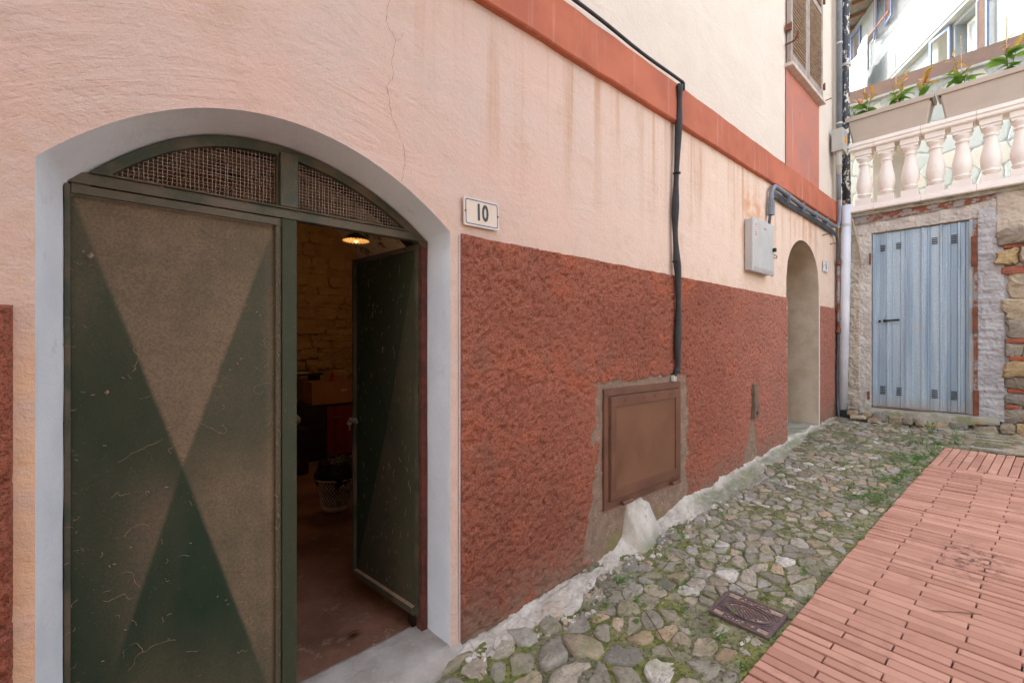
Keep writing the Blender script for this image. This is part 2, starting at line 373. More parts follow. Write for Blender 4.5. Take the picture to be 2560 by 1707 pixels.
BED = mat_bed()
def mat_stone(name='cobble_stone', dull=0):
    n = N(name); a = n.attr()
    rp = n.t.nodes.new('ShaderNodeValToRGB'); n.t.links.new(a, rp.inputs[0]); e = rp.color_ramp; e.interpolation = 'LINEAR'
    cols = [(.0, (.20, .20, .195)), (.12, (.29, .26, .20)), (.3, (.36, .33, .27)), (.42, (.33, .29, .19)), (.55, (.46, .36, .25)), (.68, (.40, .38, .34)), (.8, (.50, .43, .33)), (.9, (.54, .40, .26)), (.955, (.38, .24, .18)), (1, (.68, .63, .55))]
    while len(e.elements) < len(cols): e.elements.new(.5)
    for el, (p, c_) in zip(e.elements, cols): el.position = p; el.color = (*c_, 1)
    c = n.mix(n.rng(n.noise(16, 7, .68), .35, .68), rp.outputs[0], n.mix(.45, rp.outputs[0], (.10, .09, .06)))
    c = n.mix(n.math('MULTIPLY', n.rng(n.noise(34, 6, .7), .56, .68), .5), c, (.37, .34, .29))
    c = n.mix(n.math('MULTIPLY', n.rng(n.noise(75, 5, .75), .52, .62), .5), c, (.11, .10, .075))
    x, y, z = n.xyz(); near = n.rng(x, 4.6, 1.4, .35, 1.0)
    c = n.mix(n.math('MULTIPLY', n.math('MULTIPLY', n.rng(n.noise(4.6, 6, .66), .50, .64), near), .42), c, (.20, .21, .07))
    n.bump(n.noise(24, 7, .7), .6, .012); n.bump(n.noise(130, 4, .7), .5, .003)
    return n.fin(c, n.rng(n.noise(20), .3, .7, .62, .9), 0, .3)
STONE = mat_stone()
def mat_wallstone():
    n = N('wall_stone'); a = n.attr()
    rp = n.t.nodes.new('ShaderNodeValToRGB'); n.t.links.new(a, rp.inputs[0]); e = rp.color_ramp
    cols = [(0, (.30, .26, .21)), (.25, (.42, .32, .2)), (.5, (.50, .36, .18)), (.75, (.52, .45, .35)), (1, (.26, .25, .23))]
    while len(e.elements) < len(cols): e.elements.new(.5)
    for el, (p, c_) in zip(e.elements, cols): el.position = p; el.color = (*c_, 1)
    c = n.mix(n.rng(n.noise(14, 7, .7), .35, .66), rp.outputs[0], n.mix(.55, rp.outputs[0], (.2, .15, .1)))
    n.bump(n.noise(20, 7, .7), .7, .015); n.bump(n.noise(120, 3, .7), .4, .003); return n.fin(c, .9, 0, .2)
WSTONE = mat_wallstone()
def mat_brick(name, c1, c2):
    n = N(name); a = n.attr()
    c = n.mix(a, c1, c2)
    c = n.mix(n.math('MULTIPLY', n.rng(n.noise(7, 6, .65), .5, .7), .5), c, (.34, .17, .12))
    c = n.mix(n.math('MULTIPLY', n.rng(n.noise(45, 5, .7), .58, .7), .35), c, (.55, .36, .28))
    # black greasy stain in the middle of the path
    m = n.map((2.1, 4.2, 1), (-2.1 * 3.35, 4.2 * 1.42, 0)); vl = n.t.nodes.new('ShaderNodeVectorMath'); vl.operation = 'LENGTH'
    sx = n.t.nodes.new('ShaderNodeVectorMath'); sx.operation = 'MULTIPLY'; n.t.links.new(m, sx.inputs[0]); sx.inputs[1].default_value = (1, 1, 0)
    n.t.links.new(sx.outputs[0], vl.inputs[0])
    stn = n.math('MULTIPLY', n.rng(vl.outputs['Value'], .8, .1), n.rng(n.noise(22, 6, .7), .46, .62))
    c = n.mix(n.math('MULTIPLY', stn, .75), c, (.05, .035, .03))
    n.bump(n.noise(60, 5, .7), .35, .003); n.bump(n.noise(300, 2), .3, .001); return n.fin(c, .85, 0, .2)
BRICK = mat_brick('terracotta_brick', (.60, .335, .245), (.45, .23, .165))
OLDBRICK = mat_brick('old_red_brick', (.42, .13, .07), (.34, .11, .07))
JOINT = mat_rough('dark_joint_sand', (.035, .027, .02), (.06, .045, .032), (.09, .085, .045), 30)
IRON = None
def mat_iron():
    n = N('cast_iron'); a = n.attr(); c = n.mix(n.rng(n.noise(30, 5), .35, .65), (.12, .088, .095), (.18, .13, .115))
    c = n.mix(n.math('MULTIPLY', n.rng(n.noise(14, 5, .7), .55, .68), .6), c, (.22, .12, .075))
    n.bump(n.noise(120, 4), .3, .002); return n.fin(c, n.rng(n.noise(25), .3, .7, .4, .65), .3, .5)
IRON = mat_iron()
GRIT = simple('dry_grit', (.50, .45, .36), (.36, .26, .17), 50, .95, 0, 150, .6, .004)
EARTHF = mat_rough('cellar_floor_dirt', (.40, .20, .13), (.20, .10, .06), (.55, .38, .28), 3, .02)
CONC = mat_rough('worn_threshold_concrete', (.42, .38, .34), (.30, .26, .22), (.48, .45, .41), 7, .012)
CELLARST = mat_rough('ochre_cellar_stone', (.78, .50, .22), (.60, .38, .16), (.82, .58, .3), 9, .02)
CELLARW = mat_rough('ochre_cellar_mortar', (.66, .42, .18), (.52, .32, .14), (.72, .5, .25), 6, .03)
def mat_vault():
    n = N('cobwebbed_whitewash'); c = n.mix(n.rng(n.noise(2.5, 5), .3, .7), (.86, .81, .81), (.76, .71, .72))
    c = n.mix(n.rng(n.noise(4.2, 8, .72, None, .5), .53, .64), c, (.10, .075, .07))
    n.bump(n.noise(12, 6, .7), .6, .03); return n.fin(c, .95, 0, .1)
VAULT = mat_vault()
LOUVRE = simple('weathered_brown_louvre', (.38, .26, .18), (.26, .18, .12), 12, .8, 0, 60, .3, .004, stretch=(1, 1, 4))
SHUTFR = simple('weathered_grey_brown_frame', (.36, .30, .27), (.27, .21, .18), 10, .75, 0, 60, .3, .004)
MARBLE = simple('worn_stone_sill', (.58, .50, .44), (.50, .38, .32), 20, .7)
BALUS = mat_white('creamy_pink_cast_stone', (.84, .77, .70), (.80, .73, .67), (.6, .35, .25))
PLANTER = simple('taupe_plastic_planter', (.47, .39, .32), (.44, .365, .30), 3, .55, b=.04)
SOIL = simple('potting_soil', (.05, .035, .025), None, 30, .95)
def mat_leaf(name, c1, c2):
    n = N(name); a = n.attr(); c = n.mix(a, c1, c2); n.b.inputs['Subsurface Weight'].default_value = 0
    tr = n.t.nodes.new('ShaderNodeBsdfTranslucent'); n._in(tr.inputs[0], n.mix(.3, c, (.5, .6, .1)))
    ms = n.t.nodes.new('ShaderNodeMixShader'); ms.inputs[0].default_value = .3
    n.t.links.new(n.b.outputs[0], ms.inputs[1]); n.t.links.new(tr.outputs[0], ms.inputs[2]); n.t.links.new(ms.outputs[0], n.out.inputs[0])
    return n.fin(c, .45, 0, .4)
LEAFG = mat_leaf('green_leaf', (.06, .19, .02), (.12, .27, .04))
LEAFR = mat_leaf('copper_young_leaf', (.42, .13, .045), (.45, .24, .06))
LEAFW = mat_leaf('weed_leaf', (.07, .20, .03), (.15, .30, .06))
LEAFB = mat_leaf('grey_green_leaf', (.12, .2, .13), (.2, .28, .2))
STEM = simple('plant_stem', (.16, .12, .05), None, 30, .8)
CANE = simple('bamboo_cane', (.55, .36, .2), None, 30, .7)
HWALL = mat_rough('pale_house_render', (.235, .255, .265), (.18, .20, .205), (.27, .285, .285), 1.2, .04)
HSOFF = simple('grey_house_ledge', (.30, .31, .30), (.24, .25, .25), 3, .9)  # grey of the ledge between upper and lower wall
PALEST = mat_rough('pale_grey_cladding_stone', (.50, .54, .53), (.42, .47, .46), (.58, .60, .56), 3, .006)
PALEST2 = mat_rough('cream_cladding_stone', (.57, .56, .50), (.52, .51, .46), (.62, .60, .55), 3, .006)
WMORT = simple('pale_cladding_mortar', (.40, .43, .42), None, 20, .9)
BBAND = simple('brown_painted_board', (.19, .125, .10), (.165, .11, .09), 4, .6, b=.05)
CAPST = simple('grey_capping', (.36, .37, .37), (.30, .31, .31), 6, .8)
BLUEFR = simple('blue_shutter_frame', (.13, .18, .33), (.11, .15, .28), 5, .6, b=.05)
OLIVE = simple('olive_louvre', (.20, .18, .10), (.16, .14, .08), 5, .7)
WOODE = simple('grey_eave_boards', (.17, .15, .13), (.11, .095, .08), 5, .85, stretch=(1, 1, 1))
BEAMW = simple('brown_rafter', (.20, .11, .07), None, 8, .8)
ZINC = simple('zinc_gutter', (.30, .33, .37), (.24, .27, .31), 4, .45, .4)
PANE = simple('window_glass', (.42, .47, .5), (.36, .41, .44), 1, .12, 0, b=0, spec=.8)
WFRAME = simple('white_window_frame', (.75, .75, .72), None, 3, .5, b=0)
SHEET = simple('white_cotton_sheet', (.80, .80, .84), (.72, .73, .80), 3, .85)
TILE = simple('red_roof_tile', (.42, .13, .08), None, 10, .85)
POT = simple('terracotta_pot', (.6, .2, .07), None, 10, .8)
CARD = simple('brown_cardboard', (.55, .25, .10), (.45, .2, .08), 6, .85)
CABR = simple('dark_red_cabinet', (.34, .045, .025), (.25, .035, .02), 4, .5)
CABD = simple('dark_wood', (.05, .026, .014), None, 8, .6)
BRASS = simple('brass', (.5, .33, .12), None, 10, .35, .8)
STEEL = simple('steel_key', (.5, .47, .42), None, 10, .35, .8)
BAGB = simple('black_bin_bag', (.012, .012, .013), None, 30, .22, 0, 25, .8, .02)
BASKET = simple('cream_plastic', (.80, .72, .58), None, 9, .5, b=0)
SHADEM = simple('cream_pleated_glass', (.20, .15, .07), None, 9, .6)
DUSTW = simple('dusty_cobweb', (.27, .195, .125), (.20, .145, .09), 30, .95, b=0)
YPAT = simple('yellow_red_check_tin', (.50, .30, .10), (.45, .24, .08), 60, .6)
CRACK = simple('crack_shadow_dirt', (.16, .085, .05), None, 30, 1, b=0)
LIGHTW = simple('white_paper', (.7, .68, .64), None, 9, .8, b=0)

# ------------------------------------------------------------------ voronoi stones
def sites(x0, x1, y0, y1, n, asp=1.0, seed=1, jit=.36):
    rs = np.random.RandomState(seed); pts = []
    k = int(math.sqrt(n * (x1 - x0) / (y1 - y0) * asp)) + 1; l = max(1, int(n / k))
    for i in range(k):
        for j in range(l):
            pts.append((x0 + (i + .5 + (j % 2) * .5 + rs.uniform(-jit, jit)) / k * (x1 - x0), y0 + (j + .5 + rs.uniform(-jit, jit)) / l * (y1 - y0)))
    return pts
def cells(x0, x1, y0, y1, n, asp=1.0, seed=1, pts=None):
    P = np.array(pts if pts is not None else sites(x0, x1, y0, y1, n, asp, seed)); out = []
    S = np.array([asp, 1.0])
    Q = P * S
    for i in range(len(P)):
        d = np.hypot(*(Q - Q[i]).T); nb = np.argsort(d)[1:16]; r = d[nb[0]] * 3
        poly = [(Q[i][0] + a * r, Q[i][1] + b * r) for a, b in ((-1, -1), (1, -1), (1, 1), (-1, 1))]
        for j in nb:
            m = (Q[i] + Q[j]) / 2; nn = Q[j] - Q[i]; new = []
            for a in range(len(poly)):
                p, q = np.array(poly[a]), np.array(poly[(a + 1) % len(poly)])
                dp, dq = (p - m) @ nn, (q - m) @ nn
                if dp <= 0: new.append(tuple(p))
                if dp * dq < 0: new.append(tuple(p + (q - p) * dp / (dp - dq)))
            poly = new
            if len(poly) < 3: break
        if len(poly) >= 3: out.append(np.array(poly) / S)
    return out
def stone_poly(poly, gap, rs, rough=.06, keep=.8):
    c = poly.mean(0); size = math.sqrt(abs(np.sum(poly[:, 0] * np.roll(poly[:, 1], -1) - np.roll(poly[:, 0], -1) * poly[:, 1]) / 2))
    p = c + (poly - c) * max(.3, (1 - 2 * gap / max(size, 1e-3)))
    # drop tiny edges, cut the corners, roughen
    q = []
    n = len(p)
    for i in range(n):
        a, b = p[i], p[(i + 1) % n]
        if np.hypot(*(b - a)) < size * .12: q.append((a + b) / 2); continue
        t = rs.uniform(.12, .22); q.append(a + (b - a) * t); q.append(a + (b - a) * .5 + rs.normal(0, size * rough * .5, 2)); q.append(a + (b - a) * (1 - t))
    return np.array(q), c, size
def stone_mesh(m, poly, gap, h, zf, rs, dome=.5, rough=.06, tilt=.03, tone=None, mp=None, dip=.04):
    q, c, size = stone_poly(poly, gap, rs, rough); n = len(q)
    m.cur = rs.uniform() if tone is None else tone
    tx, ty = rs.normal(0, tilt, 2); hh = h * rs.uniform(.6, 1.3)
    vs = []
    for s_, z_ in ((1.03, -dip), (1.0, hh * .35), (.9, hh * .82), (.62, hh * (1 - .1 * (1 - dome)))):
        for p in q:
            pp = c + (p - c) * s_; jit = rs.normal(0, size * rough * .25, 2) if s_ < 1 else (0, 0)
            vs.append((pp[0] + jit[0], pp[1] + jit[1], z_ + ((pp[0] - c[0]) * tx + (pp[1] - c[1]) * ty if z_ > 0 else 0) + (rs.normal(0, size * .018) if s_ < 1 and dome > 0 else 0)))
    vs.append((c[0], c[1], hh * (1 + .08 * dome)))
    f = [(r_ * n + i, r_ * n + (i + 1) % n, (r_ + 1) * n + (i + 1) % n, (r_ + 1) * n + i) for r_ in range(3) for i in range(n)]
    f += [(3 * n + i, 3 * n + (i + 1) % n, 4 * n) for i in range(n)]
    A = np.sum(q[:, 0] * np.roll(q[:, 1], -1) - np.roll(q[:, 0], -1) * q[:, 1])
    if A < 0: f = [t[::-1] for t in f]
    out = []
    for (a, b, z) in vs:
        z2 = z + zf(a, b); out.append(mp(a, b, z2) if mp else (a, b, z2))
    m.add(out, f); return c, size

# ================================================================== SETTING: ground
m = M(); xs = np.array([-80, -40, -20, -10, -6, -3, -2, -1.0, 0, 1, 2, 3, 4, 5, 6, 7, 9, 20, 60, 150.]); ys = np.array([-120, -60, -20, -8, -4, -3, -2, -1, 0, .4, 6, 20, 60, 120.])
X, Y = np.meshgrid(xs, ys, indexing='ij'); m.grid(X, Y, np.where(X > 60, 1, g(X)) - .12)
m.build('ground', MOSSY, None, kind='structure', label='packed earth and concrete under the alley paving')
EDGE = lambda x: -.815 - .0495 * x                                   # edge between cobbles and brick
# cobble bed
m = M(); xs = np.linspace(.45, 7.1, 520); ts = np.linspace(0, 1, 110); X, T = np.meshgrid(xs, ts, indexing='ij')
Yt = np.where(X < 5.95, EDGE(X) + .0, -3.2); Yb = np.where(X < 1.12, -.01, .02); Yy = lerp(Yb, Yt, T)
Z = g(X) + .003 + (fbm(X * 6, Yy * 6, 3) - .5) * .034 + (fbm(X * 45, Yy * 45, 5, 3) - .5) * .008
m.grid(X, Yy, Z, flip=True)
cob = m.build('cobbled_pavement', BED, None, smooth=True, kind='structure', label='mossy mortar bed of the cobbled strip along the house wall')
# manhole hole region and stones
MH = [(2.062, -.64), (2.285, -.64), (2.262, -.905), (2.022, -.912)]
rs = np.random.RandomState(11); stones = []
def skirt_w(x): return float(np.interp(x, [1.0, 1.13, 1.2, 1.45, 1.7, 1.78, 1.95, 2.2, 2.36, 2.5, 2.58, 2.87, 3.2, 3.57, 4.7, 5.7, 7], [.02, .05, .11, .16, .215, .15, .11, .15, .19, .17, .10, .19, .17, .18, .13, .1, .07]))
allp = []
for (xa, xb, ya, nn, asp, sd) in ((.4, 1.75, -1.08, 92, 1.1, 3), (1.75, 2.5, -1.08, 100, 1.2, 13), (2.5, 3.4, -1.08, 150, 1.25, 4), (3.4, 5.0, -1.08, 320, 1.3, 5), (5.0, 7.05, -1.36, 380, 1.4, 6)):
    allp += [p for p in sites(xa, xb, ya, .06, nn, 1 / asp, sd, .47) if xa <= p[0] < xb]
HX0, HX1, HY0, HY1 = 2.030, 2.284, -.915, -.636
allp = [p for p in allp if not (HX0 - .035 < p[0] < HX1 + .035 and HY0 - .03 < p[1] < HY1 + .035)]
dummy = []
for k_ in range(4):
    yy_ = HY0 + .035 + k_ * .07
    for (xx, sg_) in ((HX0, -1), (HX1, 1)): allp.append((xx + sg_ * .038, yy_)); dummy.append((xx - sg_ * .038, yy_))
    xx = HX0 + .035 + k_ * .063; allp.append((xx, HY1 + .036)); dummy.append((xx, HY1 - .036)); dummy.append((xx, HY0 + .03))
dset = set((round(a, 5), round(b, 5)) for a, b in dummy)
asite = allp + dummy
for poly, c in zip(cells(0, 1, 0, 1, 1, .8, 1, asite), [None] * 9999):
    c = poly.mean(0)
    if HX0 < c[0] < HX1 and HY0 < c[1] < HY1: continue
    e = EDGE(c[0])
    if c[0] > 5.93: e = -1.3
    if c[1] < e + .010 or c[0] > 6.96 or c[0] < .5: continue
    if len(poly) < 3 or np.ptp(poly[:, 0]) > .35 or np.ptp(poly[:, 1]) > .35: continue
    poly[:, 1] = np.maximum(poly[:, 1], e + .006)
    if c[1] > -skirt_w(c[0]) * .82 or (c[0] < 1.05 and c[1] > -.13): continue
    stones.append((poly, c))
stones.sort(key=lambda t: (t[1][0] ** 2 + (t[1][1] + 1.6) ** 2))
rest = M()
for k, (poly, c) in enumerate(stones):
    tgt = M() if k < 300 else rest
    near = c[0] < 1.75
    nm_, size = stone_mesh(tgt, poly, (.009 if near else .0055) * rs.uniform(.4, 1.7), (.017 if near else .0105) * rs.uniform(.6, 1.4), lambda a, b: g(a) - .002, rs, dome=.6 if near else .2, rough=.10, tilt=.07,
                           tone=float(np.clip(rs.beta(1.6, 1.7), 0, .96) if rs.rand() > .035 else 1.0))
    if k < 300: tgt.build('stone', STONE, cob, smooth=(near and rs.rand() < .7))
rest.build('small_stones', STONE, cob, kind='stuff')
# gravel chips and grit in the joints
m = M()
for i in range(1500):
    x = rs.uniform(1.0, 6.9); y = rs.uniform(EDGE(x), -.05); s = rs.uniform(.002, .007)
    m.cur = rs.rand(); z = g(x) + .004
    a = rs.uniform(0, 6.3, 3)
    m.add([(x + s * math.cos(t), y + s * math.sin(t) * .7, z - .002) for t in (a[0], a[0] + 2.1, a[0] + 4.2)] + [(x, y, z + s * .7)], [(0, 1, 3), (1, 2, 3), (2, 0, 3)])
m.build('gravel', STONE, cob, kind='stuff')
# brick path
m = M(); xs = np.linspace(-3, 5.94, 60); X, T = np.meshgrid(xs, np.linspace(0, 1, 8), indexing='ij')
Y = lerp(EDGE(X) - .003, -3.6, T); m.grid(X, Y, g(X) - .004 + 0 * Y, flip=True)
path = m.build('brick_path', JOINT, None, kind='structure', label='red brick path laid in long rows up the alley')
an = math.atan(-.0495); e1 = (math.cos(an), math.sin(an)); e2 = (math.sin(an), -math.cos(an))
P0 = (0., EDGE(0) - .002)
def brick(m, u0, u1, w0, w1, h, rs, tone):
    m.cur = tone; c = ((u0 + u1) / 2, (w0 + w1) / 2); b = .003; ti = rs.normal(0, .0012, 2); ro = rs.normal(0, .003)
    vs = []
    for (s_, z_) in ((0, -.03), (0, h - .0025), (b, h)):
        for (i, j) in ((0, 0), (1, 0), (1, 1), (0, 1)):
            u = (u0 + s_ if i == 0 else u1 - s_); w = (w0 + s_ if j == 0 else w1 - s_)
            u += ro * (w - c[1]); x = P0[0] + u * e1[0] + w * e2[0]; y = P0[1] + u * e1[1] + w * e2[1]
            vs.append((x, y, g(x) + z_ + (ti[0] * (1 if i else -1) + ti[1] * (1 if j else -1) if z_ > 0 else 0)))
    f = [(a * 4 + i, a * 4 + i + 4, a * 4 + (i + 1) % 4 + 4, a * 4 + (i + 1) % 4) for a in (0, 1) for i in range(4)] + [(8, 11, 10, 9)]
    m.add(vs, f)
bricks = []
row = 0; u = -2.6
while u < 5.17:
    w = 0.0; first = (.165 if row % 2 else .33) + rs.normal(0, .006)
    while w < 2.3:
        L = first if w == 0 else .33 + rs.normal(0, .004)
        bricks.append((u + .0021 + abs(rs.normal(0, .0007)), u + .0502 - .0021 - abs(rs.normal(0, .0007)), w + (.0 if w == 0 else .003), w + L - .003)); w += L
    u += .0502; row += 1
wv = 0.0; k = 0
while wv < 2.4:
    uu = 5.185; off = [0, .11, .04, .15][k % 4]
    ends = [5.185, 5.185 + .115 + off, 5.185 + .365 + off, min(5.93, 5.185 + .62 + off), 5.93]
    for a, b in zip(ends, ends[1:]):
        if b - a > .03: bricks.append((a + .003, b - .003, wv + .003, wv + .053))
    wv += .056; k += 1
def bpos(b):
    u, w = (b[0] + b[1]) / 2, (b[2] + b[3]) / 2; return (P0[0] + u * e1[0] + w * e2[0], P0[1] + u * e1[1] + w * e2[1])
def seen(b):
    x, y = bpos(b); return x > 1.5 and y > -1.78
vis = sorted([b for b in bricks if seen(b)], key=lambda b: (bpos(b)[0]) ** 2 + (bpos(b)[1] + 1.6) ** 2)
far = vis[300:] + [b for b in bricks if not seen(b)]
for b in vis[:300]:
    t = M(); brick(t, *b, .009 + rs.uniform(0, .004), rs, rs.rand()); t.build('brick', BRICK, path)
t = M()
for b in far: brick(t, *b, .009 + rs.uniform(0, .003), rs, rs.rand())
t.build('far_bricks', BRICK, path, kind='stuff')
# flat edge-set stones between brick path and end wall
for (x0, x1, y0, y1, nn, asp, sd) in ((5.96, 7.02, -3.0, -1.28, 120, .34, 21),):
    t = M(); sel = []
    for poly in cells(x0, x1, y0, y1, nn, 1 / asp, seed=sd):
        c = poly.mean(0)
        if x0 + .02 < c[0] < x1 - .02 and c[1] < -1.27: sel.append((poly, c))
    for poly, c in sel:
        tt = M() if c[1] > -1.9 else t
        poly[:, 0] = np.clip(poly[:, 0], 5.95, 7.04)
        stone_mesh(tt, poly, .005, .008, lambda a, b: g(a), rs, dome=.1, rough=.05, tilt=.02, tone=rs.choice([.3, .45, .68, .8, .9]))
        if tt is not t: tt.build('stone', STONE, cob)
    t.build('edge_set_stones', STONE, cob, kind='stuff')

# ================================================================== PINK HOUSE
house = empty('pink_house', (3, 0, 0), 'peach plastered house with a terracotta string course and rough red dado along the alley', 'house')
XA, XB, ZT = -7.0, 7.1, 9.0
def arch_big(x): return float(np.interp(x, [-.13, -.12, -.038, .075, .226, .364, .48, .567, .776, .944, 1.073, 1.078], [1.74, 1.766, 1.848, 1.929, 1.995, 2.026, 2.03, 2.022, 1.955, 1.867, 1.775, 1.74]))
from math import sqrt
ABX = np.linspace(-.13, 1.078, 61)
try:
    cf = np.polyfit([-.12, -.038, .075, .226, .364, .567, .776, .944, 1.073], [1.766, 1.848, 1.929, 1.995, 2.026, 2.022, 1.955, 1.867, 1.775], 4)
    ABZ = np.polyval(cf, ABX)
except Exception: ABZ = np.array([arch_big(v) for v in ABX])
DX0, DX1, DZF = 5.155, 6.26, .355
AXS = np.linspace(DX0, DX1, 31); AZS = 1.97 + .46 * np.sqrt(np.maximum(0, 1 - ((AXS - (DX0 + DX1) / 2) / ((DX1 - DX0) / 2)) ** 2))
def facade(m, ybase):
    def block(x0, x1, z0f, z1, nx):
        xs = np.linspace(x0, x1, nx); zb = np.array([z0f(v) for v in xs]); T = np.linspace(0, 1, 24)
        X = np.repeat(xs[:, None], 24, 1); Z = zb[:, None] + (z1 - zb[:, None]) * T[None]
        m.grid(X, ybase + 0 * X, Z)
    block(XA, -.13, lambda v: -1.0, ZT, 40)
    xs = ABX; T = np.linspace(0, 1, 24); X = np.repeat(xs[:, None], 24, 1); Z = ABZ[:, None] + (ZT - ABZ[:, None]) * T[None]
    m.grid(X, ybase + 0 * X, Z)
    block(1.078, DX0, lambda v: -.3, ZT, 60)
    X = np.repeat(AXS[:, None], 24, 1); Z = AZS[:, None] + (ZT - AZS[:, None]) * T[None]
    m.grid(X, ybase + 0 * X, Z)
    block(DX1, XB, lambda v: -.1, ZT, 12)
    return m
facade(M(), 0).build('wall', PLASTER, house, smooth=True)
m = M(); m.box((XB - .005, .012, 0), (XB, 5.2, ZT)); m.box((XA, .012, -1), (XA + .3, 5.2, ZT)); m.box((XA, 5.2, -1), (XB, 5.5, ZT))
m.build('rear_walls', PLASTER, house)
m = M(); m.obox(((XA + XB) / 2, 2.6, ZT + .1), ((XB - XA) / 2 + .25, 0, 0), (0, 3.1, 0), (0, 0, .12)); m.build('roof', TILE, house)

# rough red dado (displaced)
def dado(x0, x1, z0f, z1, nx, nz, bare_f=None, seed=0, thick=.016):
    xs = np.linspace(x0, x1, nx); T = np.linspace(0, 1, nz)
    zb = np.array([z0f(v) for v in xs]); X = np.repeat(xs[:, None], nz, 1); Z = zb[:, None] + (z1 - zb[:, None]) * T[None]
    u = X + .15 * Z
    n1 = fbm(X * 42 + 2 * fbm(X * 9, Z * 9, 4, 2), Z * 46, seed + 1, 4); n2 = fbm(X * 120, Z * 130, seed + 2, 2)
    n3 = fbm(X * 6, Z * 6, seed + 3, 3)
    D = thick + np.abs(n1 - .5) * -.016 + (n1 - .5) * .024 + (n2 - .5) * .010 + (n3 - .5) * .008
    bare = np.zeros_like(X) if bare_f is None else bare_f(X, Z)
    Dm = .002 + (fbm(X * 18, Z * 18, 77, 4) - .5) * .010 + .002
    D = D * (1 - bare) + Dm * bare
    X = X + (n2 - .5) * .003; Z = Z + (n1 - .5) * .003
    Yv = -np.maximum(D, .0015)
    Yv[0, :] = .002; Yv[-1, :] = .002; Yv[:, -1] = .002
    Z[:, -1] = z1 + (fbm(xs * 14, xs * 0, 88, 4) - .5) * .014; X[0, :] = x0; X[-1, :] = x1
    m = M(); m.grid(X, Yv, Z); return m, bare
def zbase(x): return float(np.interp(x, [1.1, 1.55, 2.02, 3.08, 4.02, 5.14, 6.25, 7.1], [.006, .033, .085, .213, .245, .329, .363, .35])) - .05
def bare_mask(X, Z):
    wob = (fbm(X * 9, Z * 9, 31, 4) - .5) * .12
    fw = (fbm(X * 30, Z * 30, 32, 3) - .5) * .03
    a = (X + wob + fw > 2.045 - .09 * sstep(.7, .1, Z)) & (X + wob * .6 + fw < 3.06 + .02) & (Z + wob * .3 + fw < 1.09)
    c0 = 4.265 - .05 * sstep(.65, .3, Z); w = .055 + .10 * sstep(.62, .28, Z)
    b = (np.abs(X + wob * .4 - c0) < w) & (Z < .66 + wob) & (Z > 0)
    lo = Z < (.02 + .06 * (X - 1)) + (fbm(X * 5, Z * 5, 40, 3) - .5) * .07
    r = (a | b | lo).astype(float)
    k = r.copy(); k[1:-1, 1:-1] = (r[1:-1, 1:-1] * 2 + r[:-2, 1:-1] + r[2:, 1:-1] + r[1:-1, :-2] + r[1:-1, 2:]) / 6
    return k
m, b = dado(1.124, DX0 - .004, zbase, 1.772, 640, 290, bare_mask, 5)
m.build('dado', DADO, house, smooth=True, attr=b.ravel())
m, b = dado(DX1 + .02, 7.03, zbase, 1.757, 70, 130, None, 25, .012); m.build('dado', DADO, house, smooth=True, attr=b.ravel())
m, b = dado(-1.6, -.166, lambda v: -.5, 1.392, 220, 260, None, 55); m.build('dado', DADO, house, smooth=True, attr=b.ravel())
# string course with slight drip and worn edges
xs = np.linspace(XA, 7.02, 500); prof = [(.003, 2.80), (-.03, 2.800), (-.037, 2.806), (-.038, 2.93), (-.036, 3.055), (-.028, 3.064), (.003, 3.066)]
X = np.repeat(xs[:, None], len(prof), 1); Y = np.array([p[0] for p in prof])[None] + (fbm(X * 6, X * 0 + 1, 8) - .5) * .006; Z = np.array([p[1] for p in prof])[None] + (X - 1) * .006 + (fbm(X * 5, X * 0 + 3, 9) - .5) * .012
Y[:, 0] = .004; Y[:, -1] = .004
M().grid(X, Y, Z).build('string_course', COURSE, house, smooth=False)
# painted panel under the window, sill, shutters
m = M(); xs = np.linspace(5.117, 6.235, 30); zs = np.linspace(3.08, 4.085, 30); X, Z = np.meshgrid(xs, zs, indexing='ij')
m.grid(X, -.009 - (fbm(X * 3, Z * 3, 4) - .5) * .002, Z); m.build('painted_panel', PANEL, house, smooth=True)
M().box((5.10, -.075, 4.088), (6.26, .04, 4.125)).build('window_sill', MARBLE, house, bevel=.005)
WT = 6.1
m = M(); m.box((5.14, .02, 4.126), (6.22, .03, WT + .05)); m.build('dark_window_backing', CABD, house)  # dark board painted as the unlit interior behind the shutter slats
for (sx0, sx1, flip) in ((5.125, 5.665, 0), (5.675, 6.225, 1)):
    sh = empty('window_shutter', (sx0, -.03, 4.13), parent=house)
    f = M(); y0, y1 = -.052, -.012
    for a, b_ in (((sx0, y0, 4.135), (sx0 + .06, y1, WT)), ((sx1 - .06, y0, 4.135), (sx1, y1, WT)), ((sx0 + .0605, y0, 4.135), (sx1 - .0605, y1, 4.235)), ((sx0 + .0605, y0, WT - .08), (sx1 - .0605, y1, WT)), ((sx0 + .0605, y0, 5.1), (sx1 - .0605, y1, 5.17))): f.box(a, b_)
    f.build('frame', SHUTFR, sh, bevel=.003)
    sl = M(); L = (sx1 - sx0) / 2 - .0605; sl.obox((0, 0, 0), (L, 0, 0), (0, .019, .0165), (0, -.0026, .003)); s0 = None
    zz = 4.262; me = None
    while zz < WT - .1:
        if not (5.075 < zz < 5.195):
            if s0 is None:
                s0 = M(); s0.obox(((sx0 + sx1) / 2, -.033, zz), (L, 0, 0), (0, .018, .0105), (0, -.0030, .0045)); s0 = s0.build('slat', LOUVRE, sh)
            else:
                c_ = s0.copy(); COL.objects.link(c_); c_.parent = sh; c_.location = s0.location + Vector((0, 0, zz - z00))
            if me is None: z00 = zz; me = 1
        zz += .0385
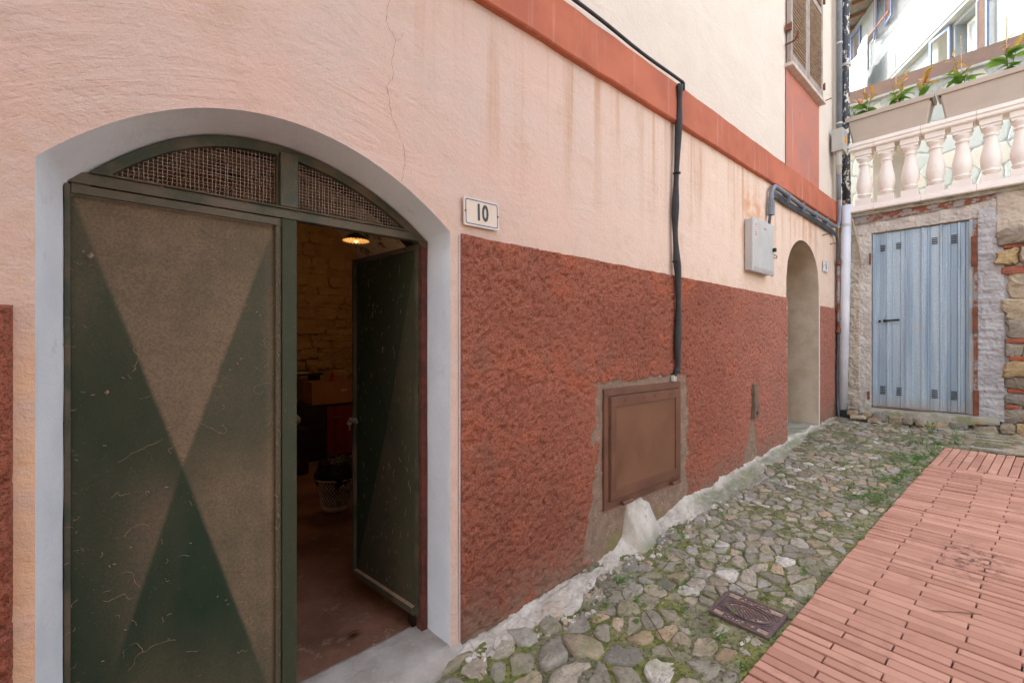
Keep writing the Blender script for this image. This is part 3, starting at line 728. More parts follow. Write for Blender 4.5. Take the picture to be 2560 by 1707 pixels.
for (hx, hz) in ((5.10, 4.47), (6.255, 4.30), (6.255, 5.3)):
    m = M(); m.box((hx - .014, -.06, hz - .03), (hx + .014, -.01, hz + .03)); m.tube([(hx, -.06, hz - .04), (hx, -.06, hz + .04)], .009); m.build('shutter_hinge', RUST, house)
m = M(); m.tube([(5.09, -.01, 4.30), (5.08, -.1, 4.30), (4.93, -.17, 4.27)], .009, 6); m.tube([(4.93, -.17, 4.29), (4.93, -.17, 4.22)], .008, 6); m.build('shutter_stay', RUST, house)
# cellar door reveal (pale paint), depth .30
IBX = ABX + .042 * (1 - sstep(-.13, .35, ABX)) - .004 * sstep(.9, 1.07, ABX); IBZ = ABZ - .016
def reveal(name, xs, zs, floor, depth, mat, parent, n=8, inner=None, ys=0.):
    px = np.concatenate([[xs[0]] * 20, xs, [xs[-1]] * 20]); pz = np.concatenate([np.linspace(floor, zs[0], 21)[:-1], zs, np.linspace(zs[-1], floor, 21)[1:]])
    D = np.linspace(0, 1, n); X = np.repeat(px[:, None], n, 1); Z = np.repeat(pz[:, None], n, 1); Y = np.repeat((D * depth)[None], len(px), 0)
    if inner is not None:
        qx = np.concatenate([[inner[0][0]] * 20, inner[0], [inner[0][-1]] * 20]); qz = np.concatenate([np.linspace(floor, inner[1][0], 21)[:-1], inner[1], np.linspace(inner[1][-1], floor, 21)[1:]])
        kk = np.clip(Y / .18, 0, 1); X = X * (1 - kk) + qx[:, None] * kk; Z = Z * (1 - kk) + qz[:, None] * kk
    cx = xs.mean(); k = sstep(0, .12, Y) ; X = X + (cx - X) * .012 * (1 - D)[None] * 0
    rx = (fbm(Y * 8 + 5, Z * 5, 3, 3) - .5) * .008 * np.where(Y > 0, 1, 0)
    X = X + rx * np.sign(cx - X); Z = Z + 0
    m = M(); m.grid(X, Y + ys, Z, flip=False); return m.build(name, mat, parent, smooth=True)
iax = np.linspace(-.13, 1.078, 61)
reveal('arch_reveal', ABX, ABZ, -.15, .186, REVEAL, house, 12, (IBX, IBZ)); reveal('inner_arch', IBX, IBZ, -.15, .17, CABD, house, 6, None, .1865)
reveal('doorway_reveal', AXS, AZS, .30, 1.1, REVEAL2, house, 14)
m = M(); m.box((DX0 - .2, 1.1, .2), (DX1 + .2, 1.15, 2.6)); m.build('inner_door', CABD, house)
m = M(); m.box((DX0 + .001, -.0, .2), (DX1 - .001, 1.1, DZF)); m.build('doorstep', MOSSY, house, bevel=.01)
# plaster arris chips: white edge line on doorway 8
m = M(); m.tube([(DX0 - .002, -.004, .33), (DX0 - .003, -.005, 1.0), (DX0 - .001, -.004, 1.7)], .006, 6); m.build('corner_bead', ENAMELW, house)
m = M(); m.tube([(DX1 + .006, -.003, .36), (DX1 + .004, -.004, 1.1), (DX1 + .006, -.003, 1.76)], .006, 6); m.build('corner_bead', ENAMELW, house)
m = M(); m.tube([(1.1235, -.004, .0), (1.122, -.006, .7), (1.1235, -.004, 1.77)], .0022, 6); m.build('corner_bead', WHITEP, house)
# hairline crack
ck = [(.799, 2.605), (.788, 2.517), (.826, 2.46), (.811, 2.362), (.82, 2.332), (.794, 2.272), (.808, 2.178), (.857, 2.077), (.866, 1.995), (.852, 1.93)]
def ribbon(pts, w, y, seed, jag=.006):
    r_ = np.random.RandomState(seed); m = M(); P = []
    for i in range(len(pts) - 1):
        for t in np.linspace(0, 1, 8)[:-1]: P.append((lerp(pts[i][0], pts[i + 1][0], t) + r_.normal(0, jag), lerp(pts[i][1], pts[i + 1][1], t)))
    P.append(pts[-1]); ww = np.abs(r_.normal(w, w * .4, len(P)))
    vs = []
    for (x, z), a in zip(P, ww): vs += [(x - a, y, z), (x + a, y, z)]
    m.add(vs, [(2 * i, 2 * i + 1, 2 * i + 3, 2 * i + 2) for i in range(len(P) - 1)]); return m
ribbon(ck, .00045, -.0012, 3, .0025).build('crack', CRACK, house)
ribbon([(.80, 3.0), (.80, 2.8), (.799, 2.605)], .0004, -.0012, 4, .002).build('crack', CRACK, house)
ribbon([(.826, 2.46), (.85, 2.48), (.862, 2.51)], .0004, -.0012, 5, .002).build('crack', CRACK, house)

# door frame in the arch --------------------------------------------------
FY = .185
frame = empty('door_frame', (.48, FY, 0), parent=house)
def arch_in(x): return float(np.interp(x, IBX, IBZ)) - .006
m = M(); xs = np.linspace(-.084, 1.066, 50)
outer = [(x, arch_in(x)) for x in xs]; inner = []
for x, z in outer:
    cx = .474; inner.append((cx + (x - cx) * .99, z - .034))
vs = []
for (a, b), (c, d) in zip(outer, inner): vs += [(a, FY - .015, b), (c, FY - .015, d), (c, FY + .03, d), (a, FY + .03, b)]
m.add(vs, [(4 * i + j, 4 * i + (j + 1) % 4, 4 * i + 4 + (j + 1) % 4, 4 * i + 4 + j) for i in range(len(outer) - 1) for j in range(4)])
m.build('arch_bar', GREENF, frame)
m = M(); m.box((-.100, FY - .010, -.08), (-.0895, FY + .035, 1.76)); m.build('frame_post', GREENF, frame)
m = M(); m.box((1.044, FY - .010, -.08), (1.072, FY + .035, 1.76)); m.build('frame_post', RED_OX, frame)
m = M(); P = [(-.088, 1.752), (1.05, 1.752), (1.05, 1.757), (.99, 1.785), (-.052, 1.785), (-.088, 1.757)]; m.add([(x, FY - .02, z) for x, z in P] + [(x, FY + .02, z) for x, z in P], [tuple(range(6)), tuple(range(6, 12))[::-1]] + [(i, i + 6, (i + 1) % 6 + 6, (i + 1) % 6) for i in range(6)]); m.box((-.035, FY - .028, 1.7855), (.975, FY - .01, 1.792)); m.build('transom', GREENF, frame, bevel=.003)
m = M(); m.box((.462, FY - .028, 1.793), (.522, FY + .01, 1.985)); m.box((.452, FY - .012, 1.793), (.4615, FY + .005, 1.98)); m.build('mullion', GREENF, frame, bevel=.003)
m = M()
for (xa, xb) in ((-.07, .452), (.523, 1.035)):
    x = xa
    while x < xb:
        zt = arch_in(x) - .032
        if zt > 1.797: m.tube([(x + rs.normal(0, .0008), FY + .006, 1.792), (x + rs.normal(0, .0012), FY + .006 + rs.normal(0, .001), (1.79 + zt) / 2), (x, FY + .006, zt)], .0008, 4, False)
        x += .0118
    z = 1.80
    while z < 1.985:
        ok = [v for v in np.linspace(xa, xb, 80) if arch_in(v) - .032 > z]
        if len(ok) > 2: m.tube([(ok[0], FY + .0085, z), ((ok[0] + ok[-1]) / 2, FY + .0085, z + rs.normal(0, .0012)), (ok[-1], FY + .0085, z)], .0008, 4, False)
        z += .0118
m.build('wire_mesh', MESHM, frame, kind='stuff')
# cobwebs and fluff on the mesh
def squig(m, x, z, y, n, step, r, rs, a=None, drift=.9):
    a = rs.uniform(0, 6.28) if a is None else a; P = [(x, y, z)]
    for i in range(n):
        a += rs.normal(0, drift); x += math.cos(a) * step; z += math.sin(a) * step * .8 - step * .1; P.append((x, y - rs.uniform(0, .001), z))
    m.tube(P, [r * (.5 + rs.rand()) for _ in P], 4, False)
m = M()
for i in range(26):
    x = rs.uniform(-.03, .99); zt = arch_in(x) - .05
    if zt < 1.81: continue
    squig(m, x, rs.uniform(1.8, zt), FY - .002, rs.randint(3, 10), .009, .0007, rs)
for i in range(16):
    x = rs.uniform(.0, .98); squig(m, x, 1.79 + rs.uniform(0, .006), FY - .024, rs.randint(3, 9), .008, .0008, rs, rs.choice([0, 3.1]), .5)
m.build('cobweb', DUSTW, frame, kind='stuff')

# left leaf: pyramid-pressed sheet ----------------------------------------
LX0, LX1, LZ0, LZ1 = -.075, .447, .02, 1.722
def leaf_sheet(m, x0, x1, z0, z1, yb, depth, cxp, czp, side=1):
    nx, nz = 150, 300; U, V = np.meshgrid(np.linspace(0, 1, nx), np.linspace(0, 1, nz), indexing='ij')
    cu, cv = (cxp - x0) / (x1 - x0), (czp - z0) / (z1 - z0)
    left = np.where(U < cu, 1 - U / cu, (U - cu) / (1 - cu)); vert = np.where(V < cv, 1 - V / cv, (V - cv) / (1 - cv))
    h = 1 - np.maximum(left, vert); X = x0 + U * (x1 - x0); Z = z0 + V * (z1 - z0)
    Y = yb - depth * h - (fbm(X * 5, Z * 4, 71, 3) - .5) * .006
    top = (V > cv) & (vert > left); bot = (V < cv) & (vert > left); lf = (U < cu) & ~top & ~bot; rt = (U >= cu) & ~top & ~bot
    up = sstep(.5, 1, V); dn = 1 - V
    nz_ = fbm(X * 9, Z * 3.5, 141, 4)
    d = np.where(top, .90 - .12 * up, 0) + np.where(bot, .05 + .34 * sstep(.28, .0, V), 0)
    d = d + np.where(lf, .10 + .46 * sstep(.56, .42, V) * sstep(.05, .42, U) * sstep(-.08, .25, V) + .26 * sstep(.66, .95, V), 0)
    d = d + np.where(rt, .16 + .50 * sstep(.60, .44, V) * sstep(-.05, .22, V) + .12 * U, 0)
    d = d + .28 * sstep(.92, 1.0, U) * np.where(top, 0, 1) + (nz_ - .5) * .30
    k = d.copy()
    for _ in range(2): k[1:-1, 1:-1] = (k[1:-1, 1:-1] + k[:-2, 1:-1] + k[2:, 1:-1] + k[1:-1, :-2] + k[1:-1, 2:]) / 5
    m.grid(X, Y, Z); return np.clip(k, 0, 1)
leafL = empty('door_leaf', (-.09, FY, .02), parent=house); leafL['label'] = 'closed left leaf of the green metal door, dusty with pressed diagonal folds'
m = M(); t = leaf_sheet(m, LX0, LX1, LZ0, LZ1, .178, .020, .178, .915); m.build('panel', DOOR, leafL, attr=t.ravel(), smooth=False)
m = M(); m.box((-.0885, .168, .015), (-.0755, .192, 1.748)); m.build('frame_bar', GREENF, leafL, bevel=.002)
m = M(); m.box((-.0750, .165, 1.7225), (.470, .190, 1.748)); m.box((-.07, .160, 1.715), (.44, .164, 1.719)); m.build('frame_bar', GREENF, leafL, bevel=.002)
m = M(); m.cur = .45; m.box((.4475, .163, .015), (.4665, .190, 1.7220)); m.build('frame_bar', DOOR, leafL, bevel=.003)
m = M(); m.cur = .15; m.box((.4670, .155, .012), (.516, .196, 1.748)); m.build('closing_stile', DOOR, leafL, bevel=.002)
m = M(); rs2 = np.random.RandomState(5)
for i in range(120):
    x = rs2.uniform(-.06, .45); z = rs2.uniform(.1, 1.7); d = max(abs(x - .178) / .26, abs(z - .915) / .83)
    y = .178 - .02 * max(0, 1 - d) - .0035
    if rs2.rand() < .55: squig(m, x, z, y, rs2.randint(2, 7), .006, .0006, rs2)
    elif rs2.rand() < .4: squig(m, x, z, y, rs2.randint(8, 22), .0075, .0006, rs2, None, .45)
    else: squig(m, x, z, y, 2, .004, .0013, rs2)
for i in range(60): squig(m, .450 + rs2.uniform(0, .012), rs2.uniform(.05, 1.7), .1605, rs2.randint(2, 6), .006, .0009, rs2, 1.57, .3)
for i in range(25): squig(m, -.08 + rs2.uniform(0, .02), rs2.uniform(.05, 1.7), .166, rs2.randint(2, 5), .006, .0007, rs2)
m.build('cobweb', DUSTW, leafL, kind='stuff')
for (x, z, s) in ((.0, 1.16, .006), (-.035, 1.55, .008), (.36, .12, .006), (.0, .22, .006)):
    m = M(); m.add([(x - s, .168, z), (x + s * .3, .160, z + s * 1.4), (x + s, .164, z + s * .2), (x - s * .1, .158, z - s)], [(0, 3, 1), (3, 2, 1)]); m.build('paint_flake', RED_OX if z < 1 else DUSTW, leafL)
# right leaf, swung inwards ------------------------------------------------
hx, hy = 1.046, FY + .012; ang = math.atan2(.575, -.062)     # direction from the hinge to the free edge
leafR = empty('door_leaf', (hx, hy, .085), parent=house); leafR['label'] = 'right leaf of the green metal door, swung open into the cellar'
du = Vector((math.cos(ang), math.sin(ang), 0)); dn_ = Vector((math.sin(ang), -math.cos(ang), 0)) * -1   # towards the opening (-x)
if dn_.x > 0: dn_ = -dn_
def RP(u, w, z): p = Vector((hx, hy, 0)) + du * u + dn_ * w; return (p.x, p.y, z)
W_ = .565
m = M(); nx, nz = 90, 220; U, V = np.meshgrid(np.linspace(0, 1, nx), np.linspace(0, 1, nz), indexing='ij')
left = np.abs(U - .5) * 2; vert = np.abs(V - .5) * 2; h = 1 - np.maximum(left, vert)
uu = .02 + U * (W_ - .04); zz = .115 + V * (1.72 - .115); w = .002 - .020 * h + (fbm(uu * 6, zz * 5, 91, 3) - .5) * .004
Xr = hx + du.x * uu + dn_.x * w; Yr = hy + du.y * uu + dn_.y * w
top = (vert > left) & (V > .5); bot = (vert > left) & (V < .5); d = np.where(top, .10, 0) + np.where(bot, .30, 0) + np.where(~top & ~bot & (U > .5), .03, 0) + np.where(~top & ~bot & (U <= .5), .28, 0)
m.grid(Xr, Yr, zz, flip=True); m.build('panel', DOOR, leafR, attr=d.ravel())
def rbar(u0, u1, z0, z1, w0=-.012, w1=.014, nm='frame_bar', mt=GREENF):
    m = M(); m.hexa([RP(u0, w0, 0)[:2], RP(u1, w0, 0)[:2], RP(u1, w1, 0)[:2], RP(u0, w1, 0)[:2]], z0, z1); return m.build(nm, mt, leafR, bevel=.002)
rbar(0.0, .02, .085, 1.745); rbar(W_ - .02, W_, .085, 1.745, -.012, .02); rbar(.0205, W_ - .0205, .085, .115, -.012, .02); rbar(.0205, W_ - .0205, 1.72, 1.745)
m = M(); m.cur = 1.0; m.hexa([RP(.03, .003, 0)[:2], RP(W_ - .022, .003, 0)[:2], RP(W_ - .022, .019, 0)[:2], RP(.03, .019, 0)[:2]], .1155, .1195); m.build('dust', simple('pale_road_dust', (.42, .27, .17), (.34, .21, .13), 30, .95), leafR)
m = M(); rs4 = np.random.RandomState(8)
for i in range(150):
    u_, z_ = rs4.uniform(.04, W_ - .03) ** 1.0, rs4.uniform(.13, 1.7); a_ = rs4.uniform(0, 6.28); P_ = []
    for q_ in range(rs4.randint(2, 5)): P_.append(RP(u_, .0035 - .0, z_)); a_ += rs4.normal(0, .9); u_ += .005 * math.cos(a_); z_ += .009 * abs(math.sin(a_)) + .002
    hq = 1 - max(abs((u_ - .02) / (W_ - .04) - .5) * 2, abs((z_ - .115) / 1.605 - .5) * 2)
    P_ = [tuple(Vector(p_) - dn_ * .020 * hq) for p_ in P_]; m.tube(P_, rs4.uniform(.0004, .0011), 4, False)
m.build('cobweb', DUSTW, leafR, kind='stuff')
m = M(); a = RP(W_ - .015, .02, .90); m.box((a[0] - .02, a[1] - .05, .895), (a[0] + .002, a[1] + .0, .915)); m.tube([RP(W_ - .03, .02, .905), RP(W_ - .03, .05, .905), RP(W_ - .11, .05, .905)], .006, 8); m.build('handle', STEEL, leafR)
m = M(); kx = RP(W_ + .012, .025, 0); m.tube([(kx[0] + .005, kx[1] - .02, .905), (kx[0] - .002, kx[1] - .004, .91), (kx[0] - .004, kx[1], .90)], .0025, 6)
m.lathe([(.0, .8755), (.011, .876), (.012, .884), (.0, .8845)], (kx[0] - .003, kx[1]), 10); m.box((kx[0] - .012, kx[1] - .002, .872), (kx[0] + .010, kx[1] + .002, .896)); m.box((kx[0] - .004, kx[1] - .0015, .845), (kx[0] + .002, kx[1] + .0015, .8715)); m.build('key', STEEL, leafR)
# cellar interior ----------------------------------------------------------
m = M(); xs = np.linspace(-.95, 3.32, 90); ys = np.linspace(.0, 5.1, 100); X, Y = np.meshgrid(xs, ys, indexing='ij')
Zf = -.035 + (fbm(X * 4, Y * 4, 61) - .5) * .03 + (fbm(X * 30, Y * 30, 62, 2) - .5) * .004; Zf = Zf + .05 * sstep(.35, .1, Y)*0
m.grid(X, Y + .10, Zf); m.build('cellar_floor', EARTHF, house, smooth=True)
th = np.linspace(math.pi, 0, 40); vx = 1.2 + 2.12 * np.cos(th); vz = 1.14 + 2.23 * np.sin(th)
px = np.concatenate([[vx[0]] * 6, vx, [vx[-1]] * 6]); pz = np.concatenate([np.linspace(-.1, 1.14, 7)[:-1], vz, np.linspace(1.14, -.1, 7)[1:]])
yy = np.linspace(.36, 5.05, 50); X = np.repeat(px[:, None], 50, 1); Z = np.repeat(pz[:, None], 50, 1); Y = np.repeat(yy[None], len(px), 0)
k = (fbm(X * 2 + Z, Y * 2, 44, 4) - .5) * .10; m = M(); m.grid(X + k * (1.2 - X) / 2, Y, Z - k * .5, flip=True); m.build('cellar_vault', VAULT, house, smooth=True)
m = M(); X, Z = np.meshgrid(np.linspace(-1, 3.4, 110), np.linspace(-.1, 3.45, 100), indexing='ij'); m.grid(X, 4.98 + (fbm(X * 7, Z * 12, 51, 4) - .5) * .09, Z); m.build('cellar_end_wall', CELLARW, house, smooth=True)
# inner face of the front wall, round the arch
m = M(); m.box((-1.1, .345, -.1), (-.14, .36, 3.5)); m.box((1.09, .345, -.1), (3.5, .36, 3.5))
xs = np.linspace(-.139, 1.089, 30); T = np.linspace(0, 1, 4); X = np.repeat(xs[:, None], 4, 1); zb = np.array([float(np.interp(v, ABX, ABZ)) for v in xs]); Z = zb[:, None] + (3.5 - zb[:, None]) * T[None]; m.grid(X, .35 + 0 * X, Z, flip=True)
m.build('cellar_front_wall', CELLARW, house)
# stones of the end wall, in courses
zc = .85
rsc = np.random.RandomState(31); mp = lambda a, b, z: (a, 4.96 - z, b)
while zc < 3.2:
    hgt = rsc.uniform(.05, .17); x = .95 + rsc.uniform(0, .2)
    while x < 3.05:
        L = rsc.uniform(.10, .46)
        if (x + L / 2 - 1.2) ** 2 + max(0, zc + hgt - 1.14) ** 2 < 2.1 ** 2 and rsc.rand() > .12:
            sp = np.array([(x, zc), (x + L * .5, zc - .008), (x + L, zc + .006), (x + L + .01, zc + hgt * .5), (x + L, zc + hgt), (x + L * .5, zc + hgt * 1.05), (x, zc + hgt), (x - .01, zc + hgt * .5)])
            sp = sp + rsc.normal(0, .011, sp.shape); t = M(); stone_mesh(t, sp, .002, .022, lambda a, b: 0, rsc, dome=.2, rough=.10, tilt=.16, mp=mp); t.build('stone', CELLARST, house)
        x += L + .012
    zc += hgt + .01
# cellar sill (worn threshold)
m = M(); xs = np.linspace(-.45, 1.13, 90); ts = np.linspace(0, 1, 30); X, T = np.meshgrid(xs, ts, indexing='ij')
Yf = lerp(.262 + 0 * X, np.interp(X, [-.45, .45, .8, 1.13], [-.16, -.14, -.13, -.03]), T)
Z = np.where(Yf > .24, -.03, .012) - sstep(.02, -.12, Yf) * .045 + (X - .5) * .03 + (fbm(X * 6, Yf * 6, 12) - .5) * .018 + (fbm(X * 40, Yf * 40, 13, 2) - .5) * .004
Z[:, 0] = -.06; Z[:, -1] = -.14; msk = (Yf < .0)
m.grid(X, Yf, Z, flip=True); m.build('threshold', CONC, house, smooth=True)

# mortar fillet / skirt along the foot of the wall -----------------------
xs = np.linspace(1.08, 7.03, 900); nt = 26; T = np.linspace(0, 1, nt); X = np.repeat(xs[:, None], nt, 1); T = np.repeat(T[None], len(xs), 0)
zw = np.interp(X, [1.08, 1.13, 1.55, 2.0, 2.2, 2.3, 2.34, 2.5, 2.60, 2.66, 3.08, 4.02, 5.14, 5.16, 6.25, 6.4, 7.1], [.01, .012, .045, .085, .10, .16, .345, .36, .30, .15, .218, .262, .345, .34, .36, .385, .37]) + (fbm(X * 4, X * 0, 21, 5) - .5) * .022
w = np.array([skirt_w(v) for v in xs])[:, None] + (fbm(X * 5, X * 0 + 4, 22, 5) - .5) * .09 + (fbm(X * 28, X * 0 + 4, 29, 3) - .5) * .03; w = np.maximum(w, .03)
flat = np.interp(X, [1.1, 1.9, 2.3, 2.9, 3.3], [1, 1, 0, 0, .2])
y = -w * T
curve = np.where(flat > .5, 1 - T * .35, (1 - T) ** 1.3); curve = lerp((1 - T) ** 1.4, 1 - .45 * T, flat)
gz = g(X) - .004
Z = gz + (zw - gz + .012 * flat) * curve + (fbm(X * 8, y * 14, 23, 5) - .5) * .030 * (1 - .6 * T) + (fbm(X * 45, y * 45, 24, 3) - .5) * .012
pl = fbm(X * 5 + 2, y * 9, 27, 4); Z = Z + (np.floor(pl * 9) / 9 - .5) * .065 * np.clip(flat + .45, 0, 1) * (1 - .5 * T); Z[:, -1] = gz[:, -1] - .03; Z[:, -2] = np.where(flat[:, -2] > .5, Z[:, -3] - .004, Z[:, -2])
Y = y; Y[:, 0] = .01; Y[:, -1] = Y[:, -2] - .003
Y = Y + 0; ys_doorway = 0
m = M(); m.grid(X, Y, Z); m.build('mortar_skirt', LIME, None, smooth=True, attr=T.ravel(), label='lumpy limewashed mortar skirting along the foot of the house wall', cat='skirting')
# loose white slabs and broken mortar bits near the door
# ================================================================== things on the house wall
sg = empty('house_number_sign', (1.232, -.004, 1.87), 'cream enamel house number 10 with blue border right of the green cellar door', 'sign')
def rrect(cx, cz, w, h, r, n=5):
    P = []
    for (sx, sz, a0) in ((1, 1, 0), (-1, 1, 90), (-1, -1, 180), (1, -1, 270)):
        for i in range(n + 1):
            a = R(a0 + 90 * i / n); P.append((cx + sx * (w / 2 - r) + r * math.cos(a), cz + sz * (h / 2 - r) + r * math.sin(a)))
    return P
def sign(cx, cz, w, h, tilt, parent, face, txt, size, sx):
    ct, st_ = math.cos(tilt), math.sin(tilt)
    T_ = lambda x, z, y: (cx + (x - cx) * ct - (z - cz) * st_, y, cz + (x - cx) * st_ + (z - cz) * ct)
    m = M(); P = rrect(cx, cz, w, h, .004); n = len(P)
    m.add([T_(x, z, -.018) for x, z in P] + [T_(x, z, -.010) for x, z in P], [tuple(range(n)), tuple(range(n, 2 * n))[::-1]] + [(i, i + n, (i + 1) % n + n, (i + 1) % n) for i in range(n)])
    m.build('plate', face, parent)
    m = M(); A = rrect(cx, cz, w * .93, h * .88, h * .08); B = rrect(cx, cz, w * .93 - h * .07, h * .88 - h * .07, h * .06)
    m.add([T_(x, z, -.0186) for x, z in A] + [T_(x, z, -.0186) for x, z in B], [(i, i + n, (i + 1) % n + n, (i + 1) % n) for i in range(n)]); m.build('border', BLUEINK, parent)
    for s_ in (-1, 1):
        m = M(); c = T_(cx + s_ * w * .465, cz - .0 * h, 0); m.tube([(c[0], -.017, c[2]), (c[0], -.0215, c[2])], h * .032, 8); m.build('screw', RUST, parent)
    text_mesh(txt, size, 'number', BLACKINK, parent, frame_mtx(T_(cx, cz, -.0188), (ct, 0, st_), (-st_, 0, ct)), sx, .0003, size * .032)
sign(1.232, 1.872, .192, .122, R(1.2), sg, ENAMEL, '10', .098, .74)
sg8 = empty('house_number_sign', (6.487, -.004, 2.235), 'small white house number 8 with blue border right of the arched doorway', 'sign')
sign(6.487, 2.235, .2, .135, 0, sg8, ENAMELW, '8', .10, .8)
# utility hatch
ht = empty('utility_hatch', (2.54, 0, .35), 'brown painted steel hatch with hinges at the bottom, set low in the red wall', 'hatch')
m = M(); y0 = -.020
for a, b_ in (((2.11, y0, 1.0), (2.975, .0, 1.043)), ((2.11, y0, .35), (2.975, .0, .395)), ((2.11, y0, .3955), (2.15, .0, .9995)), ((2.94, y0, .3955), (2.975, .0, .9995))): m.box(a, b_)
m.build('frame', BROWND, ht, bevel=.003)
m = M(); m.box((2.156, -.026, .400), (2.935, -.012, .995)); m.build('door', BROWNM, ht, bevel=.002)
m = M()
for a, b_ in (((2.158, -.033, .935), (2.933, -.0265, .993)), ((2.158, -.033, .402), (2.933, -.0265, .455)), ((2.158, -.033, .4555), (2.208, -.0265, .9345)), ((2.885, -.033, .4555), (2.933, -.0265, .9345))): m.box(a, b_)
m.build('door_border', BROWND, ht, bevel=.002)
for x in (2.30, 2.50, 2.62, 2.80):
    m = M(); m.tube([(x, -.032, .968), (x, -.037, .968)], .006, 8); m.build('screw', RUST, ht)
for x in (2.26, 2.83):
    m = M(); m.tube([(x, -.036, .365), (x + .10, -.036, .365)], .012, 8); m.build('hinge', BROWND, ht)
# black conduit down to the hatch
def cyl(path, r, n, name, mat, label, cat, **k):
    m = M(); m.tube(path, r, n); return m.build(name, mat, None, smooth=True, label=label, cat=cat, **k)
bp = smooth_path([(2.90, -.045, 3.06), (2.893, -.055, 3.03), (2.90, -.05, 2.90), (2.905, -.04, 2.75), (2.896, -.03, 2.45), (2.884, -.03, 2.25), (2.880, -.03, 2.08), (2.889, -.035, 1.9), (2.897, -.042, 1.75), (2.903, -.04, 1.5), (2.893, -.04, 1.3), (2.90, -.04, 1.15), (2.885, -.03, 1.10), (2.878, -.02, 1.075)], 5)
rad = [(.011 if i < 4 else .021 + .004 * math.sin(i * .55) - (.010 if i > len(bp) - 8 else 0)) for i in range(len(bp))]
bc = empty('black_conduit', (2.9, -.04, 1.1), 'black taped cable sleeve hanging down the wall to the brown hatch', 'conduit')
m = M(); m.tube(bp, rad, 10); m.build('sleeve', BLACKC, bc, smooth=True)
for z in (2.46, 1.86, 1.46):
    x = 2.893 if z > 2.4 else (2.884 if z > 1.8 else 2.902)
    m = M(); m.tube([(x, -.035, z - .004), (x, -.035, z + .004)], .026, 10); m.build('tie', BLACK, bc)
m = M(); m.tube([(2.885, -.012, 1.085), (2.88, -.02, 1.045)], [.026, .018], 8); m.build('mortar_plug', CEMENT, bc)
# thin cable along the top of the string course
m = M(); P = [(x, -.045 + .004 * math.sin(x * 3), 3.083 + (x - 1) * .006 + .004 * math.sin(x * 7)) for x in np.linspace(-2.0, 2.94, 60)]; m.tube(P, .010, 8)
m.tube([(2.94, -.045, 3.095), (2.955, -.05, 3.085), (2.95, -.05, 3.04)], .012, 8)
m.build('facade_cable', BLACKC, None, smooth=True, label='black cable lying along the top of the string course', cat='cable')
# meter cabinet
mb = empty('meter_box', (4.15, -.06, 1.92), 'light grey plastic meter cabinet on the wall left of the arched doorway', 'meter box')
m = M(); m.box((4.105, -.055, 1.935), (4.585, -.004, 2.375)); m.build('case', PLASTICG, mb, bevel=.006)
m = M(); m.box((4.095, -.075, 1.922), (4.595, -.0555, 2.388)); m.build('door', PLASTICG, mb, bevel=.006)
m = M(); m.add([(4.13, -.0762, 1.965), (4.56, -.0762, 1.965), (4.585, -.0767, 1.93), (4.11, -.0767, 1.93)], [(0, 3, 2, 1)]); m.build('lower_lip', PLASTICD, mb)
m = M(); m.tube([(4.565, -.075, 2.16), (4.565, -.10, 2.16)], .018, 12); m.build('lock_knob', BLACK, mb)
m = M(); m.tube([(4.58, -.08, 2.12), (4.61, -.09, 2.11), (4.61, -.09, 2.09), (4.575, -.082, 2.09)], .006, 6); m.build('hasp', STEEL, mb)
m = M(); m.box((4.135, -.0762, 2.20), (4.185, -.0752, 2.365)); m.build('label_strip', LIGHTW, mb)
text_mesh('01166', .046, 'lettering', REDINK, mb, frame_mtx((4.16, -.0766, 2.283), (0, 0, -1), (1, 0, 0)), .95, .0002, .0006)
text_mesh('ENEL', .022, 'embossing', PLASTICD, mb, frame_mtx((4.37, -.0764, 2.32), (1, 0, 0), (0, 0, 1)), 1.1, .0004, .0003)
# conduits from the meter over the doorway to the corner
m = M(); m.tube(smooth_path([(4.615, -.04, 2.50), (4.62, -.04, 2.55), (4.622, -.04, 2.64), (4.632, -.04, 2.71), (4.69, -.04, 2.775), (4.79, -.04, 2.79), (5.1, -.045, 2.775), (5.6, -.045, 2.755), (6.3, -.045, 2.765), (6.7, -.045, 2.755), (6.83, -.06, 2.79), (6.85, -.07, 2.9), (6.83, -.07, 3.1)], 5), .021, 10); m.tube([(6.83, -.07, 3.1), (6.83, -.07, 3.66)], .024, 10)
pc = m.build('doorway_conduit', GREYC, None, smooth=True, label='grey conduit looping from the meter cabinet over the arched doorway to the corner', cat='conduit')
m = M(); m.tube([(4.616, -.04, 2.5), (4.622, -.04, 2.62)], .031, 10); m.build('collar', GREYC, pc)
for x in (5.05, 5.5, 5.95, 6.4):
    m = M(); m.box((x - .006, -.068, 2.70), (x + .006, .0, 2.795)); m.build('clip', GREYC, pc)
for i, (dz, r_, lb) in enumerate(((-.030, .013, 'upper'), (-.052, .010, 'middle'), (-.068, .008, 'lowest'))):
    m = M(); m.tube(smooth_path([(4.585, -.03, 2.38), (4.61, -.035, 2.5), (4.65, -.035, 2.64), (4.76, -.035, 2.76 + dz), (5.1, -.03, 2.752 + dz), (5.6, -.03, 2.745 + dz + .012 * math.sin(i)), (6.3, -.03, 2.745 + dz), (6.75, -.03, 2.73 + dz), (6.88, -.04, 2.62), (6.90, -.04, 2.45), (6.91, -.04, 2.32)], 5), r_, 8)
    m.build('cable', DARKGREY, None, smooth=True, label=['thickest dark cable slung directly beneath the grey conduit over the doorway', 'middle dark cable of the bundle over the arched doorway', 'thinnest dark cable, lowest of the bundle over the doorway'][i], cat='cable', group='dark cables over the arched doorway')
